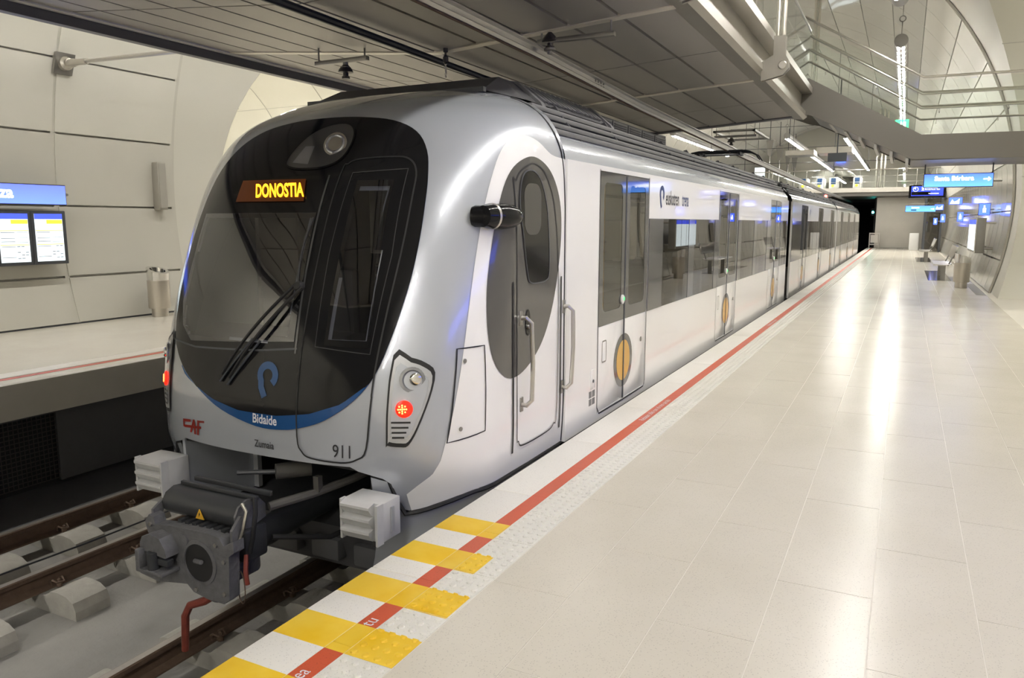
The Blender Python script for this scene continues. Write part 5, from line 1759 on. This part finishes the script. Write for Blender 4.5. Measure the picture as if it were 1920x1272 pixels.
# ---- car bodies
ROOFP = [(1.35, 2.06), (1.345, 2.10), (1.325, 2.16), (1.28, 2.22), (1.21, 2.27), (1.10, 2.32), (.9, 2.37), (.5, 2.41), (0, 2.42)]
ROOFP = ROOFP + [(-a, b) for a, b in ROOFP[-2::-1]]
DW_ = .675      # half door width
def car_body(car, y0, y1, doors, wins, detail=True, left=True):
    # roof
    m = MB()
    n = len(ROOFP)
    m.add([(XC + a, y, b) for y in (y0, y1) for a, b in ROOFP], [(k, k + 1, n + k + 1, n + k) for k in range(n - 1)])
    m.build('roof', 'silver', car, smooth=60)
    MB().box((XC - 1.30, y0 + .02, -.10), (XC + 1.30, y1 - .02, -.02)).build('floor_pan', 'trainfloor', car)
    MB().box((XC - 1.25, y0 + .02, 2.10), (XC + 1.25, y1 - .02, 2.13)).build('inner_ceiling', 'lining', car)
    for s in (1, -1):
        x = XC + s * 1.35
        # wall sheet with openings
        ys = sorted(set([y0, y1] + [v for d in doors for v in (d - DW_, d + DW_)] + [v for a, b in wins for v in (a, b)]))
        zs = [-.07, .0, .735, 1.64, 2.02, 2.06]
        m = MB()
        idx = {}
        def vid(i, j):
            if (i, j) not in idx:
                idx[(i, j)] = len(m.v)
                m.v.append((x, ys[i], zs[j]))
            return idx[(i, j)]
        for i in range(len(ys) - 1):
            yc = (ys[i] + ys[i + 1]) / 2
            for j in range(len(zs) - 1):
                zc = (zs[j] + zs[j + 1]) / 2
                if any(abs(yc - d) < DW_ for d in doors) and .0 < zc < 2.02:
                    continue
                if any(a < yc < b for a, b in wins) and .735 < zc < 1.64:
                    continue
                m.f.append((vid(i, j), vid(i + 1, j), vid(i + 1, j + 1), vid(i, j + 1)))
        wallo = m.build('side_wall', 'white', car, smooth=0)
        so = wallo.modifiers.new('thickness', 'SOLIDIFY')
        so.thickness = .04
        so.offset = 0
        if s < 0 and not left:
            pass
        # dark band panels between the windows
        edges = sorted([(a, b) for a, b in wins] + [(d - DW_ - .02, d + DW_ + .02) for d in doors])
        yy = [y0 + (.05 if doors[0] - y0 > 1.0 else .05)]
        cur = yy[0] if car is not c1 else doors[0] + DW_ + .02
        for a, b in edges:
            if a > cur + .02:
                MB().box((x + s * .020, cur, .735), (x + s * .026, a, 1.64)).build('band_panel', 'band', car, smooth=0)
            cur = max(cur, b)
        if y1 - .06 > cur:
            MB().box((x + s * .020, cur, .735), (x + s * .026, y1 - .06, 1.64)).build('band_panel', 'band', car, smooth=0)
        for a, b in wins:
            MB().box((x + s * .018, a, .735), (x + s * .023, b, 1.64)).build('window', 'glass', car, smooth=0)
        # doors
        for d in doors:
            dr = MB().box((x - s * .02, d - DW_ + .012, .0), (x + s * .018, d - .012, .735), .004).box((x - s * .02, d + .012, .0), (x + s * .018, d + DW_ - .012, .735), .004).build('door', 'white', car, smooth=25)
            for q in (-1, 1):
                a, b = (d - DW_ + .012, d - .012) if q < 0 else (d + .012, d + DW_ - .012)
                fr_o = roundrect(a, .735, b, 2.015, .03, 3)
                fm_ = MB()
                # frame ring
                inn = roundrect(a + .09, .85, b - .09, 1.93, .06, 3)
                k = len(fr_o)
                fm_.add([(x + s * .020, p, q2) for p, q2 in fr_o] + [(x + s * .020, p, q2) for p, q2 in inn], [(i, (i + 1) % k, k + (i + 1) % k, k + i) for i in range(k)])
                fm_.build('door_frame', 'band', dr, smooth=0)
                k2 = len(inn)
                MB().add([(x + s * .018, p, q2) for p, q2 in fr_o], [tuple(range(k))]).build('door_pane', 'glass', dr, smooth=0)
            sg = MB().box((x + s * .012, d - .012, .0), (x + s * .024, d + .012, 2.01)).build('door_gap', 'frame', dr)
            if s > 0:
                # seam round the door
                ribbon([(d - DW_, 2.03), (d - DW_, .05), (d - DW_ + .05, -.01), (d, -.015), (d + DW_ - .05, -.01), (d + DW_, .05), (d + DW_, 2.03)], .012, lambda p, q2: (x + .0225, p, q2)).build('door_seam', 'rubber', dr)
                # yellow oval emblem with dark ring, half on each leaf
                for q in (-1, 1):
                    ring, oval = [], []
                    for k in range(17):
                        t = math.pi * k / 16
                        ring.append((d + q * (.014 + .245 * math.sin(t)), .355 + .245 * math.cos(t)))
                        oval.append((d + q * (.014 + .17 * math.sin(t)), .355 + .185 * math.cos(t)))
                    MB().add([(x + .0195, p, q2) for p, q2 in ring], [tuple(range(17))]).build('emblem_ring', 'mask2', dr, smooth=0)
                    MB().add([(x + .0205, p, q2) for p, q2 in oval], [tuple(range(17))]).build('emblem', 'yellow', dr, smooth=0)
                if detail:
                    ribbon(roundrect(d - .56, .42, d - .46, .60, .015, 2), .012, lambda p, q2: (x + .0195, p, q2), True).build('pull_recess', 'steel_d', dr)
                    MB().lathe((x + .018, d + .52, .48), (1, 0, 0), [(.024, 0), (.024, .006), (.01, .01)], 14).build('lock', 'steel_d', dr)
                    MB().lathe((x + .021, d - .075, .92), (1, 0, 0), [(.042, 0), (.042, .012), (.032, .016)], 20).build('open_button', 'whitepaint', dr)
                    MB().lathe((x + .037, d - .060, .925), (1, 0, 0), [(.016, 0), (.016, .003)], 12).build('button_light', 'greenled', dr)

D1 = [6.66, 11.2, 15.65]
W1 = [(7.84, 8.92), (9.18, 10.28), (12.15, 13.25), (13.5, 14.6), (16.5, 17.1)]
car_body(c1, YS, 17.35, D1, W1)
XS = XC + 1.35
# sole bar line, logo, small plates on the side
MB().box((XS - .06, YS + .02, -.16), (XS - .01, 17.3, -.075)).build('sole_bar', 'rubber', c1)
loop_logo(lambda a, b: (XS + .0215, a, b), 7.78, 1.89, .062, .046).build('operator_logo', 'logo_n', c1)
lettering('operator_name', 'euskotren', .215, lambda a, b: (XS + .0215, 7.92 + a, 1.785 + b), 'txt_d', c1, .60, bold=.002)
lettering('operator_name', 'trena', .215, lambda a, b: (XS + .0215, 8.58 + a, 1.785 + b), 'logo_n', c1, .62, bold=.002)
p = MB().box((XS + .018, 5.83, .24), (XS + .026, 5.93, .40), .003).build('socket_plate', 'white', c1)
MB().lathe((XS + .026, 5.88, .30), (1, 0, 0), [(.014, 0), (.014, .004)], 10).build('keyhole', 'frame', p)
m = MB()
for a in (5.80, 5.875):
    for z in (.10, .165):
        m.box((XS + .0195, a, z), (XS + .0215, a + .06, z + .055))
m.build('pictogram', 'pict', c1, smooth=0)
# interior
for k, y in enumerate((7.6, 8.25, 8.55, 9.2, 9.75, 12.3, 12.9, 13.4, 14.0, 14.5)):
    st_ = MB().prism([(0, .10), (.42, .10), (.42, .50), (.12, .52), (.09, 1.12), (.0, 1.14), (-.02, .5)] if k % 2 else [(0, .10), (.42, .10), (.44, .5), (.42, 1.14), (.33, 1.12), (.30, .52), (0, .50)], lambda a, b, d: (d, y + a, b), XC + .35, XC + 1.25).build('passenger_seat', 'seat', c1, smooth=30)
for y in (6.0, 7.35, 10.5, 11.95):
    MB().tube([(XC + .9, y, .0), (XC + .9, y, 2.1)], .018, 8).build('grab_pole', 'yellow', c1)
for y in (5.45, 10.45, 12.0):
    MB().box((XC + .55, y, .0), (XC + 1.3, y + .05, 2.1)).build('draught_screen', 'lining', c1)

# roof ducts (both sides), brackets, fairing, equipment
def roof_ducts(car, y0, y1, sides=(1,)):
    for s in sides:
        for (u, z, hw, hz) in ((1.235, 2.272, .018, .020), (1.20, 2.325, .018, .018), (1.09, 2.405, .028, .020), (1.05, 2.462, .028, .020)):
            a, b = XC + s * u - hw, XC + s * u + hw
            MB().box((a, y0, z - hz), (b, y1, z + hz), .008).build('roof_duct', 'roofgrey', car)
        MB().box((XC + s * 1.0 - .03, y0 + .35, 2.36), (XC + s * 1.0 + .03, y1, 2.49)).build('duct_web', 'roofdark', car)
        MB().hexa([(XC + s * 1.18, y0 + .25, 2.24), (XC + s * 1.215, y0 + .25, 2.24), (XC + s * 1.215, y1, 2.24), (XC + s * 1.18, y1, 2.24), (XC + s * 1.02, y0 + .25, 2.40), (XC + s * 1.06, y0 + .25, 2.40), (XC + s * 1.06, y1, 2.40), (XC + s * 1.02, y1, 2.40)]).build('duct_web', 'roofdark', car)
        y = y0 + .55
        k = 0
        while y < y1 - .3:
            MB().prism([(1.27, 2.22), (1.22, 2.25), (1.02, 2.36), (.98, 2.52), (1.02, 2.53), (1.10, 2.42)], lambda a, b, d: (XC + s * a, d, b), y, y + .02).build('duct_bracket', 'roofdark', car)
            y += 1.15 if k % 2 == 0 else 1.9
            k += 1
roof_ducts(c1, 5.31, 17.3, (1, -1))
fair = MB()
fv = [(-.80, 5.05, 2.555), (.80, 5.05, 2.555), (.76, 5.38, 2.70), (-.76, 5.38, 2.70), (-.76, 7.35, 2.70), (.76, 7.35, 2.70), (.98, 5.42, 2.52), (.98, 7.45, 2.52), (-.98, 5.42, 2.52), (-.98, 7.45, 2.52), (-.76, 7.45, 2.45), (.76, 7.45, 2.45)]
fair.add([(XC + a, b, c) for a, b, c in fv], [(0, 1, 2, 3), (3, 2, 5, 4), (1, 6, 2), (2, 6, 7, 5), (0, 3, 8), (3, 4, 9, 8), (4, 5, 11, 10), (5, 7, 11), (4, 10, 9)])
fo = fair.build('roof_fairing', 'roofdark', c1, smooth=0)
for k in range(13):
    y = 5.75 + .105 * k
    P = []
    for a, b, c in ((.79, y, 2.682), (.79, y + .05, 2.682), (.94, y + .11, 2.558), (.94, y + .06, 2.558)):
        P.append((XC + a, b, c))
    MB().hexa(P + [(q[0] + .012, q[1], q[2] + .012) for q in P]).build('grille_bar', 'roofgrey', fo)
MB().box((XC - .82, 5.03, 2.54), (XC + .82, 5.07, 2.575)).build('fairing_lip', 'frame', fo)
for y in (5.62, 7.22):
    MB().prism([(.74, 2.71), (.80, 2.70), (1.0, 2.53), (1.08, 2.40), (1.02, 2.40), (.96, 2.50)], lambda a, b, d: (XC + a, d, b), y, y + .07).build('fairing_bracket', 'roofgrey', fo)
hv = MB().box((XC - .8, 7.75, 2.42), (XC + .62, 10.5, 2.74), .01).build('air_conditioner', 'roofdark', c1)
for k in range(5):
    ya = 7.80 + k * .54
    g_ = MB().box((XC + .62, ya, 2.50), (XC + .632, ya + .50, 2.72)).build('louvre_panel', 'roofgrey', hv)
    m = MB()
    for q in range(8):
        m.box((XC + .632, ya + .04, 2.52 + .024 * q), (XC + .640, ya + .46, 2.53 + .024 * q))
    m.build('louvre_slats', 'roofdark', g_, smooth=0)['kind'] = 'stuff'
m = MB()
for q in range(10):
    m.box((XC - .7 + .13 * q, 7.742, 2.46), (XC - .6 + .13 * q, 7.75, 2.70))
m.build('intake_mesh', 'frame', hv, smooth=0)['kind'] = 'stuff'
MB().prism([(10.7, 2.42), (10.85, 2.62), (11.4, 2.66), (12.6, 2.62), (12.7, 2.42)], lambda a, b, d: (XC + d, a, b), -.7, .55).build('brake_resistor', 'roofdark', c1)
MB().box((XC - .7, 12.9, 2.42), (XC + .6, 16.4, 2.56), .01).build('roof_box', 'roofdark', c1)
for k in range(8):
    MB().lathe((XC + .3 - .5 * (k % 2), 13.0 + .42 * k, 2.56), (0, 0, 1), [(.05, 0), (.05, .03), (.03, .04), (.05, .06), (.03, .07), (.05, .09), (.02, .11)], 10).build('roof_insulator', 'insul', c1)
# pantograph
pgy = 17.0
pz = cond_z(pgy) - .006
pg = MB().box((XC - .5, 14.6, 2.66), (XC - .42, 16.3, 2.70)).box((XC + .42, 14.6, 2.66), (XC + .5, 16.3, 2.70)).box((XC - .5, 14.6, 2.66), (XC + .5, 14.68, 2.70)).box((XC - .5, 16.2, 2.66), (XC + .5, 16.28, 2.70)).build('pantograph', 'cable', c1)
MB().tube([(XC, 16.25, 2.70), (XC, 14.9, 2.86)], .035, 8).build('lower_arm', 'cable', pg)
MB().tube([(XC - .12, 14.9, 2.86), (XC - .40, 16.95, pz - .06)], .02, 8).tube([(XC + .12, 14.9, 2.86), (XC + .40, 16.95, pz - .06)], .02, 8).build('upper_arm', 'cable', pg)
for dyy in (-.16, .16):
    P = [(XC - .82, pgy + dyy, pz - .20), (XC - .74, pgy + dyy, pz - .09), (XC - .60, pgy + dyy, pz - .02), (XC - .45, pgy + dyy, pz), (XC + .45, pgy + dyy, pz), (XC + .60, pgy + dyy, pz - .02), (XC + .74, pgy + dyy, pz - .09), (XC + .82, pgy + dyy, pz - .20)]
    MB().tube(P, [.012, .014, .02, .026, .026, .02, .014, .012], 8).build('collector_strip', 'cable', pg)
MB().box((XC - .42, pgy - .2, pz - .08), (XC - .36, pgy + .2, pz - .02)).box((XC + .36, pgy - .2, pz - .08), (XC + .42, pgy + .2, pz - .02)).box((XC - .42, pgy - .02, pz - .08), (XC + .42, pgy + .02, pz - .05)).build('head_frame', 'cable', pg)

# ---- gangways and following cars
def gangway(y0, y1, label):
    t = thing('gangway_bellows', label, 'gangway', (XC, y0, 0), 'black gangway bellows')
    prof = [(1.22, -.1), (1.22, 1.95), (1.05, 2.2), (-1.05, 2.2), (-1.22, 1.95), (-1.22, -.1)]
    n = 5
    for k in range(n):
        a = y0 + (y1 - y0) * k / n
        MB().prism([(p * (1. if k % 2 else .97), q) for p, q in prof], lambda p, q, d: (XC + p, d, q), a, a + (y1 - y0) / n).build('bellows_fold', 'rubber', t)
gangway(17.35, 18.05, 'black gangway bellows between the leading and the middle car')
c2 = thing('middle_train_car', 'white middle train car with dark window band between two bellows', 'train car', (XC, 24, -1.1))
car_body(c2, 18.05, 30.2, [20.4, 24.5, 28.5], [(21.4, 22.5), (22.7, 23.6), (25.4, 26.5), (26.7, 27.6)], False)
MB().box((XS - .06, 18.1, -.16), (XS - .01, 30.1, -.075)).build('sole_bar', 'rubber', c2)
MB().box((XC - 1.0, 18.2, -.75), (XC + 1.0, 30, -.30)).build('underframe', 'dark', c2)
roof_ducts(c2, 18.1, 30.1)
MB().box((XC - .7, 19.5, 2.42), (XC + .7, 23.5, 2.62), .01).build('air_conditioner', 'roofdark', c2)
MB().box((XC - .5, 18.2, 2.42), (XC + .7, 19.0, 2.58), .01).build('roof_box', 'roofdark', c2)
m = MB()
for k in range(9):
    m.tube([(XC + .6, 23.8 + .5 * k, 2.42), (XC + .6, 24.05 + .5 * k, 2.56), (XC + .6, 24.3 + .5 * k, 2.42)], .05, 6)
m.build('roof_cable', 'roofdark', c2)
loop_logo(lambda a, b: (XS + .0215, a, b), 21.6, 1.885, .055, .034).build('operator_logo', 'logo_n', c2)
gangway(30.2, 30.7, 'black gangway bellows between the middle and the trailing car')
c3 = thing('trailing_train_car', 'white trailing train car with rounded rear cab by the tunnel', 'train car', (XC, 38, -1.1))
Y3 = 45.4
car_body(c3, 30.7, Y3, [33.0, 37.2, 41.4], [(34.0, 35.1), (35.3, 36.3), (38.2, 39.3), (39.5, 40.4), (42.4, 43.5)], False)
MB().box((XS - .06, 30.8, -.16), (XS - .01, 45, -.075)).build('sole_bar', 'rubber', c3)
MB().box((XC - 1.0, 30.8, -.75), (XC + 1.0, 46, -.30)).build('underframe', 'dark', c3)
roof_ducts(c3, 30.8, 45)
MB().box((XC - .7, 33, 2.42), (XC + .7, 37, 2.50), .01).build('air_conditioner', 'roofdark', c3)
nm = nose_mesh([])
nm.v = [(2 * XC - x, Y3 + YS - y, z) for x, y, z in nm.v]
nm.build('nose_shell', 'silver', c3, smooth=60)
wo = patch(white_o, side_fn(.004, 1), .1)
wo.v = [(x, Y3 + YS - y, z) for x, y, z in wo.v]
wo.build('white_livery', 'white', c3, smooth=60)
eo = patch(EL, side_fn(.007, 1), .1)
eo.v = [(x, Y3 + YS - y, z) for x, y, z in eo.v]
eo.build('dark_ellipse', 'mask2', c3, smooth=60)
